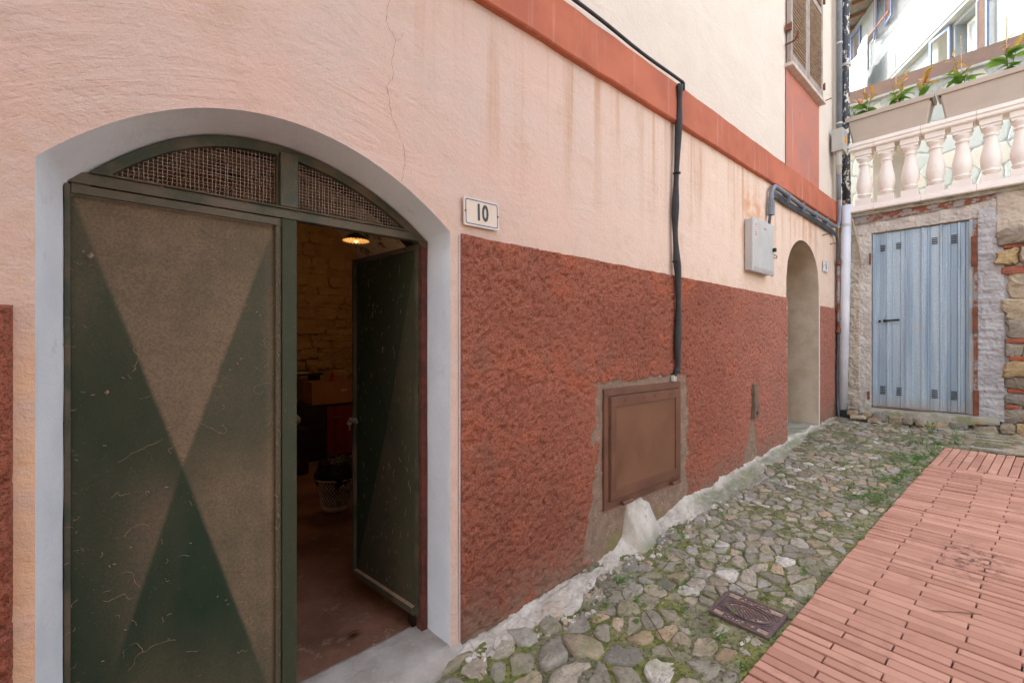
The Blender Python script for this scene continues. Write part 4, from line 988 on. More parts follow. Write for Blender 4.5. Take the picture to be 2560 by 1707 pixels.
# junction box and conduit at the corner
jb = empty('junction_box', (6.83, -.05, 3.62), 'beige junction box with an orange sticker beside the black downpipe', 'junction box')
m = M(); m.box((6.66, -.15, 3.66), (6.87, -.03, 3.93)); m.build('case', PLASTICD, jb, bevel=.006)
m = M(); m.add([(6.70, -.1512, 3.77), (6.83, -.1512, 3.77), (6.83, -.1512, 3.86), (6.765, -.1512, 3.86), (6.765, -.1512, 3.815), (6.70, -.1512, 3.815)], [(0, 1, 2, 3, 4, 5)]); m.build('sticker', ORANGE, jb)
text_mesh('87', .035, 'lettering', BLACKINK, jb, frame_mtx((6.798, -.1518, 3.838), (1, 0, 0), (0, 0, 1)), .7, .0002)
text_mesh('05', .035, 'lettering', BLACKINK, jb, frame_mtx((6.765, -.1518, 3.79), (1, 0, 0), (0, 0, 1)), .7, .0002)
m = M(); m.tube([(6.73, -.09, 3.66), (6.73, -.09, 3.50), (6.78, -.08, 3.40)], [.035, .035, .012], 10); m.build('gland', PLASTICD, jb)
m = M(); m.tube([(6.83, -.075, 3.932), (6.83, -.075, ZT - .5)], .030, 12); uc = m.build('corner_conduit', GREYC, None, smooth=True, label='straight grey conduit rising above the junction box beside the black pipe', cat='conduit')
for z in (4.05, 5.05, 6.1):
    m = M(); m.tube([(6.83, -.075, z - .01), (6.83, -.075, z + .01)], .034, 12); m.build('clip', PLASTICG, uc)
m = M(); m.tube([(6.90, -.03, 2.9), (6.90, -.03, ZT - .5)], .011, 6); m.build('thin_pipe', PLASTICD, None, label='thin cream pipe squeezed between grey conduit and black downpipe', cat='pipe')
m = M(); m.tube([(6.935, -.04, 2.33), (6.925, -.04, 1.45)], .016, 8); tp = m.build('steel_pipe', RUSTF, None, smooth=True, label='short rusty steel pipe on the wall corner left of the white downpipe', cat='pipe')
m = M(); m.tube([(6.92, -.04, 2.30), (6.93, -.05, 2.36)], .028, 8); m.build('coupling', RUST, tp)
m = M(); m.tube([(6.92, -.04, 1.44), (6.93, -.05, 1.50)], .026, 8); m.build('coupling', RUST, tp)
m = M(); m.tube(smooth_path([(6.93, -.04, 1.44), (6.92, -.035, 1.1), (6.90, -.035, .8), (6.90, -.04, .6), (6.86, -.05, .5), (6.82, -.07, .40)], 4), .014, 8); m.build('ground_cable', DARKGREY, None, smooth=True, label='dark cable running down the corner into the ground by the white downpipe', cat='cable')
# downpipe
dp = empty('downpipe', (6.98, -.10, .47), 'rainwater downpipe, flaking black above and white plastic below, at the house corner', 'downpipe')
m = M(); m.tube([(6.985, -.115, 3.03), (6.985, -.105, 4.0), (6.985, -.095, ZT - .3)], .046, 16); m.build('upper_pipe', FLAKY, dp, smooth=True)
m = M(); m.tube([(6.965, -.075, .475), (6.975, -.10, 1.8), (6.985, -.115, 3.05)], .053, 16); m.build('lower_pipe', WHITEP, dp, smooth=True)
for z, mt, r_ in ((3.32, FLAKY, .052), (4.82, PLASTICG, .056), (2.80, PLASTICG, .058), (1.62, PLASTICG, .057)):
    t_ = (z - .475) / 2.57; yy_ = lerp(-.075, -.115, min(1, t_)) if z < 3.05 else -.112
    m = M(); m.tube([(6.975 + .01 * min(1, t_), yy_, z - .016), (6.975 + .01 * min(1, t_), yy_, z + .016)], r_, 16); m.build('bracket', mt, dp)
# nails and rusty stub on the wall
for (x, z, lb) in ((6.45, 4.22, 'rusty nail high up right of the painted window panel'), (6.40, 2.60, 'short rusty nail left of two above house number 8'), (6.72, 2.54, 'short rusty nail nearest the corner above house number 8')):
    m = M(); m.tube([(x, .0, z), (x + .01, -.07, z + .012)], .006, 6); m.tube([(x + .01, -.07, z + .012), (x + .011, -.076, z + .013)], .010, 6); m.build('nail', RUST, None, label=lb, cat='nail')
# wooden post stub let into the wall
m = M(); m.obox((4.268, -.022, .795), (.042, 0, 0), (0, .02, 0), (-.004, 0, .15)); m.tube([(4.268, -.04, .70), (4.27, -.06, .70)], .018, 8); m.build('wood_stub', simple('grey_weathered_wood', (.22, .15, .10), (.12, .085, .06), 20, .9, 0, 40, .6, .01, stretch=(4, 4, .6)), None, label='weathered wooden stub let into the red wall near the doorway', cat='stub')

# ================================================================== ADDED OPPOSITE HOUSE (unseen behind the camera, put in to shade the near alley)
op = empty('added_shading_house', (-2, -3.6, -.1), 'unseen pale house added opposite, behind the camera, to shade the near alley', 'house')
m = M(); OX0, OX1, OZ = -9.0, 1.6, 4.6
for a_, b_ in (((OX0, -9, -1), (-2.6, -3.55, OZ)), ((-2.6, -9, 2.1), (-1.6, -3.55, OZ)), ((-1.6, -9, -1), (OX1, -3.55, OZ))): m.box(a_, b_)
m.build('wall', simple('pale_cream_plaster', (.62, .55, .48), (.57, .50, .43), 2, .9, 0, 40, .4, .01), op)
m = M(); m.box((OX0 - .2, -9.2, OZ + .001), (OX1 + .25, -3.25, OZ + .16)); m.build('roof', TILE, op)
m = M(); m.box((-2.599, -3.75, -.3), (-1.601, -3.70, 2.099)); m.build('door', CABD, op)
for wx in (-6.5, -.6):
    m = M(); m.box((wx - .5, -3.549, 2.9), (wx + .5, -3.50, 4.2)); m.build('window_shutter', LOUVRE, op, bevel=.004)

# ================================================================== END WALL (retaining wall)
XE = 7.10
rw = empty('retaining_wall', (7.15, -1, .35), 'rough rendered stone retaining wall closing the alley under the balustrade', 'wall')
def sheet(y0, y1, z0, z1, ny, nz, xf, mat, name, seed, amp=.02, lines=0, parent=rw, **k):
    Yv, Zv = np.meshgrid(np.linspace(y0, y1, ny), np.linspace(z0, z1, nz), indexing='ij')
    D = (fbm(Yv * 9, Zv * 9, seed, 4) - .5) * amp + (fbm(Yv * 45, Zv * 45, seed + 3, 3) - .5) * amp * .6
    if lines: D = D + (fbm(Yv * 3, Zv * 26, seed + 9, 3) - .5) * lines
    Xv = xf(Yv, Zv) + D
    Xv[0, :] = Xv[-1, :] = XE + .06; Xv[:, 0] = XE + .06; Xv[:, -1] = XE + .06
    m = M(); m.grid(Xv, Yv, Zv, flip=True); return m.build(name, mat, parent, smooth=True, **k)
sheet(-.012, -.235, .33, 2.80, 60, 300, lambda Y, Z: XE - .045 + 0 * Y, CEMENTO, 'render', 101, .045)
sheet(-.225, -.350, .42, 2.80, 40, 300, lambda Y, Z: XE - .03 + 0 * Y, CEMENT, 'render', 111, .03)
sheet(-.02, -1.46, 2.665, 2.86, 260, 50, lambda Y, Z: XE - .042 + 0 * Y, CEMENT, 'render', 121, .03)
sheet(-1.215, -1.275, .50, 2.665, 20, 260, lambda Y, Z: XE - .028 + 0 * Y, CEMENT, 'render', 131, .02)
sheet(-1.27, -1.47, .47, 2.80, 60, 330, lambda Y, Z: XE - .05 + .0 * Y, CEMENTG, 'render', 141, .025, .02)
sheet(-1.40, -3.3, 2.40, 2.96, 160, 60, lambda Y, Z: XE - .055 + .0 * Y, CEMENTO, 'render', 151, .03)
m = M(); m.box((XE + .061, -3.4, .0), (XE + .4, -.01, 2.93)); m.build('core', CEMENTG, rw)
# moss-capped slab edge and rusty beam
m = M(); Yv, Zv = np.meshgrid(np.linspace(-.03, -3.4, 300), np.linspace(0, 1, 5), indexing='ij'); zz = 2.895 + .045 * Zv + (fbm(Yv * 9, Yv * 0, 7) - .5) * .012
m.grid(XE - .075 + (fbm(Yv * 20, Zv * 3, 8) - .5) * .02, Yv, zz, flip=True); Xt, Yt = np.meshgrid([XE - .075, XE + .3], [-.03, -3.4], indexing='ij'); m.grid(Xt, Yt, 2.938 + 0 * Xt, flip=False); m.build('mossy_slab_edge', MOSSY, rw)
m = M(); P = [(-.04, 2.80), (-.5, 2.803), (-.9, 2.815), (-1.2, 2.822), (-1.38, 2.85), (-1.47, 2.893), (-.04, 2.893)]
m.add([(XE - .062, y, z) for y, z in P] + [(XE, y, z) for y, z in P], [tuple(range(7))[::-1], tuple(range(7, 14))] + [(i, (i + 1) % 7, (i + 1) % 7 + 7, i + 7) for i in range(7)]); m.build('lintel_beam', RUSTF, rw)
# blue-grey corrugated door
bd = empty('metal_door', (XE, -.8, .53), parent=rw)
prof = [(-.355, 0), (-.362, .012), (-.392, .012), (-.397, 0), (-.43, 0), (-.434, .006), (-.440, 0), (-.488, 0), (-.495, .014), (-.510, .014), (-.516, 0), (-.548, 0), (-.552, .006), (-.557, 0), (-.622, 0), (-.628, .010), (-.634, 0), (-.664, 0), (-.670, .014), (-.686, .014), (-.692, 0), (-.727, 0), (-.731, .006), (-.736, 0), (-.806, 0), (-.812, .014), (-.828, .014), (-.833, 0), (-.860, 0), (-.865, .008), (-.871, 0), (-.884, 0), (-.888, .008), (-.894, 0), (-.965, 0), (-.972, .014), (-.988, .014), (-.995, 0), (-1.032, 0), (-1.036, .006), (-1.042, 0), (-1.054, 0), (-1.06, .006), (-1.066, 0), (-1.112, 0), (-1.118, .014), (-1.134, .014), (-1.14, 0), (-1.17, 0), (-1.176, .010), (-1.182, 0), (-1.205, 0)]
yy = np.array([p[0] for p in prof]); dd = np.array([p[1] for p in prof]); Zr = np.linspace(.535, 2.655, 20)
Yv = np.repeat(yy[:, None], 20, 1); Zv = np.repeat(Zr[None], len(yy), 0); Xv = XE - dd[:, None] + 0 * Zv + (fbm(Yv * 3, Zv * 1.5, 66) - .5) * .008
M().grid(Xv, Yv, Zv, flip=True).build('corrugated_sheet', GALV, bd)
for (y, z) in ((-.458, 2.455), (-.608, 2.46), (-.925, 2.465), (-1.086, 2.47), (-.458, .73), (-.612, .725), (-.925, .72), (-1.086, .715)):
    m = M()
    for i in range(5 if y < -1 or z < 1 else 4): m.box((XE - .007, y - .024, z + .045 - i * .021), (XE - .0055, y + .024, z + .053 - i * .021)); m.add([(XE - .006, y - .026, z + .055 - i * .021), (XE - .006, y + .026, z + .055 - i * .021), (XE - .016, y + .024, z + .050 - i * .021), (XE - .016, y - .024, z + .050 - i * .021)], [(0, 1, 2, 3)])
    m.build('vent', BLACK, bd)
m = M(); m.tube([(XE - .005, -.483, 1.583), (XE - .045, -.483, 1.583)], .020, 7); m.tube([(XE - .042, -.483, 1.583), (XE - .045, -.62, 1.59)], .011, 8); m.build('handle', BLACK, bd)
m = M(); m.tube([(XE - .005, -.428, 1.58), (XE - .016, -.428, 1.58)], .014, 10); m.build('lock', BLACK, bd)
for z in (2.30, .78):
    m = M(); m.box((XE - .03, -1.222, z - .08), (XE - .004, -1.204, z + .08)); m.build('hinge', GALV, bd)
# painted side strip and flaking rusty angle bits
m = M(); Yv, Zv = np.meshgrid(np.linspace(-1.207, -1.235, 6), np.linspace(.53, 2.66, 80), indexing='ij'); m.grid(XE - .048 + (fbm(Yv * 30, Zv * 15, 5) - .5) * .01, Yv, Zv, flip=True); m.build('painted_render_strip', simple('pale_blue_overpaint', (.34, .43, .50), (.45, .40, .34), 14, .9), rw)
m = M(); Yv, Zv = np.meshgrid(np.linspace(-1.243, -1.272, 6), np.linspace(.52, 2.66, 160), indexing='ij'); m.grid(XE - .066 + (fbm(Yv * 30, Zv * 22, 15) - .5) * .008, Yv, Zv, flip=True); m.build('rusty_angle_iron', RUSTF, rw)
for (ya, yb, za, zb) in ((-1.225, -1.268, 2.15, 2.47), (-1.235, -1.272, 1.42, 1.70), (-1.240, -1.283, .51, .80), (-.335, -.352, 2.28, 2.42), (-.318, -.338, .62, .72)):
    m = M(); m.box((XE - .082, ya, za), (XE - .05, yb, zb)); m.build('rust_plate', RUST, rw, bevel=.003)
# dangling twist of cord
cyl(smooth_path([(6.99, -.17, 2.88), (7.0, -.20, 2.7), (7.02, -.235, 2.5), (7.03, -.26, 2.28)], 4), .011, 6, 'cord', simple('frayed_beige_cord', (.5, .38, .26), None, 60, .9), 'frayed beige cord dangling by the white downpipe', 'cord')
# stones, brick courses right of the pilaster
m = M(); Yv, Zv = np.meshgrid(np.linspace(-1.45, -3.3, 120), np.linspace(.30, 2.45, 140), indexing='ij'); m.grid(XE - .02 + (fbm(Yv * 8, Zv * 8, 81) - .5) * .03, Yv, Zv, flip=True); m.build('mortar', CEMENTG, rw, smooth=True)
rsw = np.random.RandomState(8); mpE = lambda a, b, z: (XE - .03 - z, a, b)
def wstone(y, z, L, H, depth, mat, tone, name='stone', gap=.003, rough=.08, flip=False):
    sp = np.array([(y, z), (y + L * .5, z - .06 * H), (y + L, z), (y + L * 1.02, z + H * .5), (y + L, z + H), (y + L * .5, z + H * 1.06), (y, z + H), (y - L * .02, z + H * .5)])
    sp = sp + rsw.normal(0, min(L, H) * .07, sp.shape) * (0.2 if rough < .03 else 1); t = M(); stone_mesh(t, sp, gap, depth, lambda a, b: 0, rsw, dome=.15, rough=rough, tilt=.16, tone=tone, mp=mpE, dip=.03); t.f = [f[::-1] for f in t.f]; return t.build(name, mat, rw)
z = .50
rowsz = [(.50, .10, 0), (.62, .05, 1), (.68, .09, 0), (.79, .05, 1), (.85, .10, 0), (.97, .13, 0), (1.12, .06, 1), (1.19, .10, 0), (1.31, .05, 1), (1.37, .16, 0), (1.55, .20, 0), (1.77, .24, 0), (2.03, .09, 1), (2.14, .14, 0), (2.30, .04, 1), (2.35, .14, 0)]
for (z, H, isb) in rowsz:
    y = -1.462 + rsw.uniform(-.03, .01) + (.05 if z > 1.9 else 0)
    while y > -2.9:
        if isb: L = rsw.uniform(.10, .24); wstone(y - L, z, L - .012, H * .9, .035, OLDBRICK, rsw.rand(), 'brick', .004, .02)
        else: L = rsw.uniform(.14, .34) if H > .1 else rsw.uniform(.1, .25); wstone(y - L, z - .01, L - .004, H * 1.1 + .012, .055, WSTONE, rsw.rand())
        y -= L
# foundation course and threshold ledge
m = M(); Yv, Tv = np.meshgrid(np.linspace(-.27, -1.44, 160), np.linspace(0, 1, 14), indexing='ij')
bot = np.interp(-Yv, [.27, .4, .5, .62, .8, 1.0, 1.1, 1.2, 1.3, 1.44], [.46, .44, .36, .36, .42, .33, .34, .43, .45, .46])
Xv = np.where(Tv < .45, XE - .02 - (Tv / .45) * .19, XE - .21 - (fbm(Yv * 8, Tv * 4, 3) - .5) * .02); Zv = np.where(Tv < .45, .522 - .006 * Tv, .52 + (bot - .52) * (Tv - .45) / .55)
Zv = Zv + (fbm(Yv * 9, Tv * 6, 6) - .5) * .012; m.grid(Xv, Yv, Zv, flip=False); m.build('door_ledge', MOSSY, rw, smooth=True)
for (y, z, L, H, tn, dx) in ((-.46, .375, .13, .11, 1, .20), (-.62, .36, .14, .10, .15, .20), (-.72, .37, .10, .09, .0, .20), (-.82, .37, .08, .08, .1, .20), (-.97, .35, .17, .08, .3, .18), (-1.13, .36, .14, .09, 1, .18), (-1.27, .45, .15, .055, .55, .16), (-1.33, .355, .20, .09, .75, .15), (-1.49, .37, .11, .10, .1, .14), (-1.64, .36, .18, .12, .45, .12), (-1.84, .38, .20, .15, .35, .10), (-2.1, .38, .26, .14, .6, .08), (-2.45, .38, .3, .14, .1, .08), (-2.8, .38, .3, .14, .5, .08),
                            (-.26, .385, .16, .05, .7, .26), (-.20, .43, .11, .05, .3, .24), (-.34, .41, .10, .06, .2, .2), (-.42, .35, .14, .06, .3, .24)):
    mpE = (lambda dx: lambda a, b, z: (XE - dx - z, a, b))(dx); wstone(y - L / 2, z, L, H, .05, WSTONE, tn)
mpE = lambda a, b, z: (XE - .03 - z, a, b)
# stones and slabs lying at the foot (kept as parts of the wall)
m = M(); Yv, Xv = np.meshgrid(np.linspace(-.02, -3.2, 160), np.linspace(6.78, 7.12, 14), indexing='ij'); m.grid(Xv, Yv, g(Xv) + .01 + .05 * sstep(6.9, 7.08, Xv) + (fbm(Xv * 9, Yv * 9, 14) - .5) * .05, flip=True); m.build('rubble_footing', MOSSY, rw, smooth=True)
# wooden wedge under the blue door
m = M(); m.obox((XE - .06, -.56, .541), (.02, 0, 0), (0, .16, -.002), (0, .0, .006)); m.obox((XE - .04, -.78, .535), (.02, 0, 0), (0, .15, -.002), (0, 0, .005)); m.build('wooden_batten', simple('old_batten', (.3, .2, .13), None, 30, .9), None, label='thin old wooden batten lying on the ledge under the blue-grey door', cat='batten')
# drain opening under downpipe
m = M(); m.box((6.93, -.20, .37), (7.05, -.06, .47)); m.box((6.94, -.215, .40), (7.0, -.205, .45)); m.build('drain_box', simple('dark_wet_drain', (.02, .025, .03), None, 20, .4), None, label='dark drain box in the rubble beneath the white downpipe', cat='drain')

# ================================================================== BALUSTRADE
bl = empty('balustrade', (7.08, -1, 2.94), 'cream cast-stone balustrade on top of the retaining wall', 'balustrade')
def rail(name, prof, y0, y1):
    n = len(prof); m = M(); m.add([(x, y0, z) for x, z in prof] + [(x, y1, z) for x, z in prof], [tuple(range(n)), tuple(range(n, 2 * n))[::-1]] + [(i, i + n, (i + 1) % n + n, (i + 1) % n) for i in range(n)]); return m.build(name, BALUS, bl, bevel=.002)
ycuts = [-.08, -.385, -.82, -1.265, -1.70, -2.15, -2.6, -3.05]
for a, b_ in zip(ycuts, ycuts[1:]):
    rail('top_rail', [(6.965, 3.70), (6.950, 3.712), (6.950, 3.728), (6.958, 3.733), (6.958, 3.748), (6.945, 3.753), (6.945, 3.772), (6.955, 3.776), (6.955, 3.800), (7.185, 3.800), (7.195, 3.70)], a - .0015, b_ + .0015)
    rail('bottom_rail', [(6.96, 2.942), (6.955, 2.958), (6.968, 2.964), (6.968, 2.985), (6.975, 2.99), (6.980, 3.025), (7.16, 3.025), (7.18, 2.942)], a - .001, b_ + .001)
b0 = None; BY = [-.279 + i * -.2185 for i in range(13)]
for i, y in enumerate(BY):
    if b0 is None:
        b0 = empty('baluster', (7.07, y, 3.03), parent=bl)
        m = M(); m.box((6.985, y - .078, 3.026), (7.155, y + .078, 3.098)); m.build('plinth', BALUS, b0, bevel=.003)
        m = M(); m.lathe([(.052, 3.0985), (.058, 3.13), (.072, 3.140), (.075, 3.150), (.070, 3.158), (.062, 3.162), (.066, 3.172), (.074, 3.20), (.083, 3.24), (.085, 3.275), (.081, 3.32), (.070, 3.38), (.057, 3.44), (.050, 3.50), (.050, 3.515), (.060, 3.520), (.060, 3.532), (.050, 3.537), (.052, 3.555), (.064, 3.575), (.078, 3.592), (.078, 3.603)], (7.07, y), 24); m.build('shaft', BALUS, b0, smooth=True)
        m = M(); m.box((6.995, y - .075, 3.6035), (7.145, y + .075, 3.635)); m.box((6.985, y - .085, 3.6355), (7.155, y + .085, 3.6995)); m.build('capital', BALUS, b0, bevel=.004)
        kids = [o for o in bl.children_recursive if o.parent == b0]
    else:
        c_ = b0.copy(); COL.objects.link(c_); c_.parent = bl; c_.location = b0.location + Vector((0, y - BY[0], 0))
        for k_ in kids: q = k_.copy(); COL.objects.link(q); q.parent = c_
# planters
def planter(y0, y1, label):
    p = empty('planter', (7.07, (y0 + y1) / 2, 3.8), label, 'planter', 'taupe planters on the balustrade')
    m = M(); a, b_ = y0 - .055, y1 + .055; vs = []
    for (z, k, xo) in ((3.803, 1, 0), (3.86, .85, .004), (4.07, .10, .03)):
        ya, yb = lerp(y0 - .008, a, k), lerp(y1 + .008, b_, k); x0_, x1_ = 6.975 - xo, 7.165 + xo
        rr_ = .015
        vs += [(x0_, ya - rr_, z), (x0_ + rr_, ya, z), (x1_ - rr_, ya, z), (x1_, ya - rr_, z), (x1_, yb + rr_, z), (x1_ - rr_, yb, z), (x0_ + rr_, yb, z), (x0_, yb + rr_, z)]
    m.add(vs, [tuple(range(8))] + [(i + j * 8, i + j * 8 + 8, (i + 1) % 8 + j * 8 + 8, (i + 1) % 8 + j * 8) for j in range(2) for i in range(8)]); m.build('trough', PLANTER, p)
    m = M(); x0_, x1_ = 6.925, 7.215
    for (A, B) in (((x0_, y0 + .01, 4.07), (x0_ + .022, y1 - .01, 4.128)), ((x1_ - .022, y0 + .01, 4.07), (x1_, y1 - .01, 4.128)), ((x0_ + .0222, y0 + .01, 4.07), (x1_ - .0222, y0 - .012, 4.128)), ((x0_ + .0222, y1 - .01, 4.07), (x1_ - .0222, y1 + .012, 4.128))): m.box(A, B)
    m.build('rim', PLANTER, p, bevel=.006)
    m = M(); m.box((6.948, y0 - .015, 4.05), (7.19, y1 + .015, 4.10)); m.build('soil', SOIL, p)
planter(-.12, -.925, 'taupe plastic planter at the left end of the balustrade beside the black downpipe')
planter(-.965, -1.80, 'taupe plastic planter at the right end of the balustrade, cut by the picture edge')
def leaf_mesh(L, W, mat, tone):
    m = M(); m.cur = tone; n = 6; vs = []
    for i in range(n + 1):
        t = i / n; w_ = W * math.sin(math.pi * min(1, t * .96 + .02)) ** .8 * (1 - .25 * t); d = -.35 * L * t * t
        vs += [(t * L, -w_, d + w_ * .35), (t * L, 0, d), (t * L, w_, d + w_ * .35)]
    f = []
    for i in range(n): f += [(3 * i, 3 * i + 3, 3 * i + 4, 3 * i + 1), (3 * i + 1, 3 * i + 4, 3 * i + 5, 3 * i + 2)]
    m.add(vs, f); o = m.build('leaf_source', mat, None, smooth=True, origin=(0, 0, 0)); me = o.data; bpy.data.objects.remove(o); return me
LG = [leaf_mesh(.15, .036, LEAFG, t) for t in (.1, .5, .9)]; LR = [leaf_mesh(.125, .030, LEAFR, t) for t in (.1, .6, 1)]
rsp = np.random.RandomState(3)
def plant(y, h, label, ng=16, nr=9, cane=True, lean=0.):
    p = empty('plant', (7.06, y, 4.09), label, 'plant', 'young shrubs in the planters')
    stems = []
    for s_ in range(3):
        a = rsp.uniform(0, 6.28); hh = h * rsp.uniform(.6, 1); P = [(7.06, y, 4.09), (7.06 + .03 * math.cos(a), y + .04 * math.sin(a) + lean * .4, 4.09 + hh * .5), (7.06 + .06 * math.cos(a), y + .09 * math.sin(a) + lean, 4.09 + hh)]
        m = M(); m.tube(P, [.0045, .0035, .002], 5); m.build('stem', STEM, p); stems.append(P)
    for i in range(ng + nr):
        P = stems[i % 3]; red = i >= ng; t = rsp.uniform(.62, 1.0) if red else rsp.uniform(.12, .7)
        q = Vector(P[0]).lerp(Vector(P[1]), min(1, t * 2)) if t < .5 else Vector(P[1]).lerp(Vector(P[2]), t * 2 - 1)
        o = bpy.data.objects.new('leaf', (LR if red else LG)[rsp.randint(3)]); COL.objects.link(o); o.parent = p; o.location = q - WORLD[p]
        o.rotation_euler = (rsp.uniform(-.6, .6), rsp.uniform(-.9, .3) - (.5 if red else 0), rsp.uniform(0, 6.28)); s_ = rsp.uniform(.45, 1.2); o.scale = (s_, s_, s_)
    if cane: m = M(); m.tube([(7.08, y + .01, 4.06), (7.085, y + .01 + lean * .1 + .01, 4.09 + h * 1.5)], .004, 6); m.build('cane', CANE, p)
plant(-.30, .36, 'young shrub with green and copper leaves, leftmost in the left planter')
plant(-.60, .46, 'young shrub staked with a tall cane near the right end of the left planter', 22, 6)
plant(-.79, .40, 'leaning shrub of mostly copper leaves at the right end of the left planter', 8, 12, False, -.10)
plant(-1.16, .42, 'young shrub with broad copper leaves in the left part of the right planter', 20, 8)
plant(-1.50, .44, 'young shrub cut by the right picture edge in the right planter', 20, 7)
# small grey-green bush and pot at the left end
m = M()
for i in range(900):
    a, b_ = rsp.uniform(0, 6.28), rsp.uniform(0, 1); r_ = .13 * rsp.rand() ** .5; c = Vector((7.12 + r_ * math.cos(a) * .8, -.17 + r_ * math.sin(a), 4.10 + .22 * b_ * (1 - (r_ / .16) ** 2)))
    d = Vector(rsp.normal(0, 1, 3)).normalized() * .013; e = Vector(rsp.normal(0, 1, 3)).normalized() * .005; m.cur = rsp.rand(); m.add([c - d, c + e, c + d, c - e], [(0, 1, 2, 3)])
bush = empty('bush', (7.12, -.17, 4.09), 'small grey-green bushy herb in the left end of the left planter', 'plant'); m.build('foliage', LEAFB, bush, kind='stuff')
m = M(); m.tube([(7.12, -.17, 4.07), (7.12, -.17, 4.25)], .006, 5); m.build('stem', STEM, bush)
m = M(); m.lathe([(.10, 3.80), (.14, 4.06), (.16, 4.07), (.16, 4.12), (.14, 4.12), (.13, 4.09)], (7.48, -.50), 20); m.build('pot', POT, None, smooth=True, label='terracotta pot standing behind the left planter', cat='pot')
m = M(); m.box((7.30, -.68, 2.90), (7.66, -.32, 3.798)); m.build('plant_stand', PALEST2, None, bevel=.01, label='pale masonry pedestal under the terracotta pot behind the balustrade', cat='pedestal')
# terrace
m = M(); m.box((XE + .401, -6, 2.6), (8.9, 3, 2.9)); m.build('terrace', MOSSY, None, kind='structure')
m = M(); m.box((8.9, -14, 2.4), (60, 30, 2.6)); m.build('terrain', MOSSY, None, kind='structure')
tw = empty('terrace_wall', (8.6, -1, 2.9), 'pale crazy-paved wall with brown board on top, behind the balustrade', 'wall')
m = M(); m.box((8.56, -5, 2.905), (8.9, .35, 4.93)); m.build('mortar_wall', WMORT, tw)
rst = np.random.RandomState(2)
for poly in cells(-3.2, .35, 2.9, 4.93, 130, 1.0, seed=12):
    c = poly.mean(0)
    if not (-3.2 < c[0] < .35 and 2.92 < c[1] < 4.9): continue
    poly[:, 1] = np.clip(poly[:, 1], 2.91, 4.92); poly[:, 0] = np.clip(poly[:, 0], -3.3, .345)
    t = M(); stone_mesh(t, poly, .007, .006, lambda a, b: 0, rst, dome=.0, rough=.03, tilt=.004, mp=lambda a, b, z: (8.56 - z, a, b), dip=.01); t.f = [f[::-1] for f in t.f]; t.build('stone', PALEST2 if rst.rand() < .3 else PALEST, tw)
m = M(); m.box((8.50, -5, 4.931), (8.92, .35, 4.962)); m.build('capping', CAPST, tw)
m = M(); m.box((8.52, -5, 4.963), (8.56, .35, 5.16)); m.build('board', BBAND, tw)
m = M(); m.box((8.545, -1.72, 3.20), (8.51, -1.38, 3.40)); m.build('flat_recess_cover', WFRAME, tw)

# ================================================================== FAR HOUSE
HO = Vector((13, -1.6, 0)); ha = R(33.6); hd = Vector((math.cos(ha), math.sin(ha), 0)); hn = Vector((-math.sin(ha), math.cos(ha), 0))
def H(u, w, z): p = HO + hd * u + hn * w; return (p.x, p.y, z)
fh = empty('white_house', tuple(HO + Vector((0, 0, 3))), 'pale sunlit house with shutters and wide eaves above the terrace', 'house')
def hb(m, u0, u1, w0, w1, z0, z1): m.hexa([H(u0, w0, 0)[:2], H(u1, w0, 0)[:2], H(u1, w1, 0)[:2], H(u0, w1, 0)[:2]], z0, z1); return m
# wall with window openings: pieces
def wallpieces(m, u0, u1, z0, z1, w0, w1, holes):
    us = sorted(set([u0, u1] + [h_[0] for h_ in holes] + [h_[1] for h_ in holes]))
    for a, b_ in zip(us, us[1:]):
        hs_ = sorted([h_ for h_ in holes if h_[0] <= a and h_[1] >= b_], key=lambda t: t[2]); z = z0
        for h_ in hs_:
            if h_[2] > z: hb(m, a, b_, w0, w1, z, h_[2])
            z = h_[3]
        if z < z1: hb(m, a, b_, w0, w1, z, z1)
m = M(); wallpieces(m, -4, 7.6, 8.98, 11.85, -.5, 0, [(5.45, 6.2, 9.9, 10.95)]); m.build('upper_wall', HWALL, fh)
m = M(); wallpieces(m, -4, 7.6, 2.6, 8.98, -.6, -.18, [(1.42, 2.2, 7.3, 8.8)]); m.build('lower_wall', HWALL, fh)
m = M(); hb(m, -4, 7.6, -.178, -.02, 8.90, 8.975); m.build('ledge', HSOFF, fh)
# sloped roof eave with boards, rafters, gutter
def eave(u0, u1):
    m = M(); A = [H(u0, -.2, 11.98), H(u1, -.2, 11.98), H(u1, .75, 11.72), H(u0, .75, 11.72)]; B = [(x, y, z + .05) for x, y, z in A]
    m.add(A + B, [(0, 1, 2, 3), (7, 6, 5, 4), (0, 4, 5, 1), (1, 5, 6, 2), (2, 6, 7, 3), (3, 7, 4, 0)]); m.build('eave_boards', WOODE, fh)
    for u in np.arange(u0 + .3, u1, .75):
        m = M(); a, b_ = Vector(H(u, -.1, 11.89)), Vector(H(u, .68, 11.68)); d = (b_ - a) / 2; m.obox((a + b_) / 2, d, hd * .045, Vector((0, 0, .05))); m.build('rafter', BEAMW, fh)
    m = M(); m.tube([H(u0, .82, 11.74), H(u1, .82, 11.74)], .075, 10); m.build('gutter', ZINC, fh, smooth=True)
    m = M(); A = [H(u0, -5, 13.4), H(u1, -5, 13.4), H(u1, .8, 11.80), H(u0, .8, 11.80)]; B = [(x, y, z + .08) for x, y, z in A]
    m.add(A + B, [(0, 1, 2, 3), (7, 6, 5, 4), (0, 4, 5, 1), (1, 5, 6, 2), (2, 6, 7, 3), (3, 7, 4, 0)]); m.build('roof', TILE, fh)
eave(-4, 8.2)
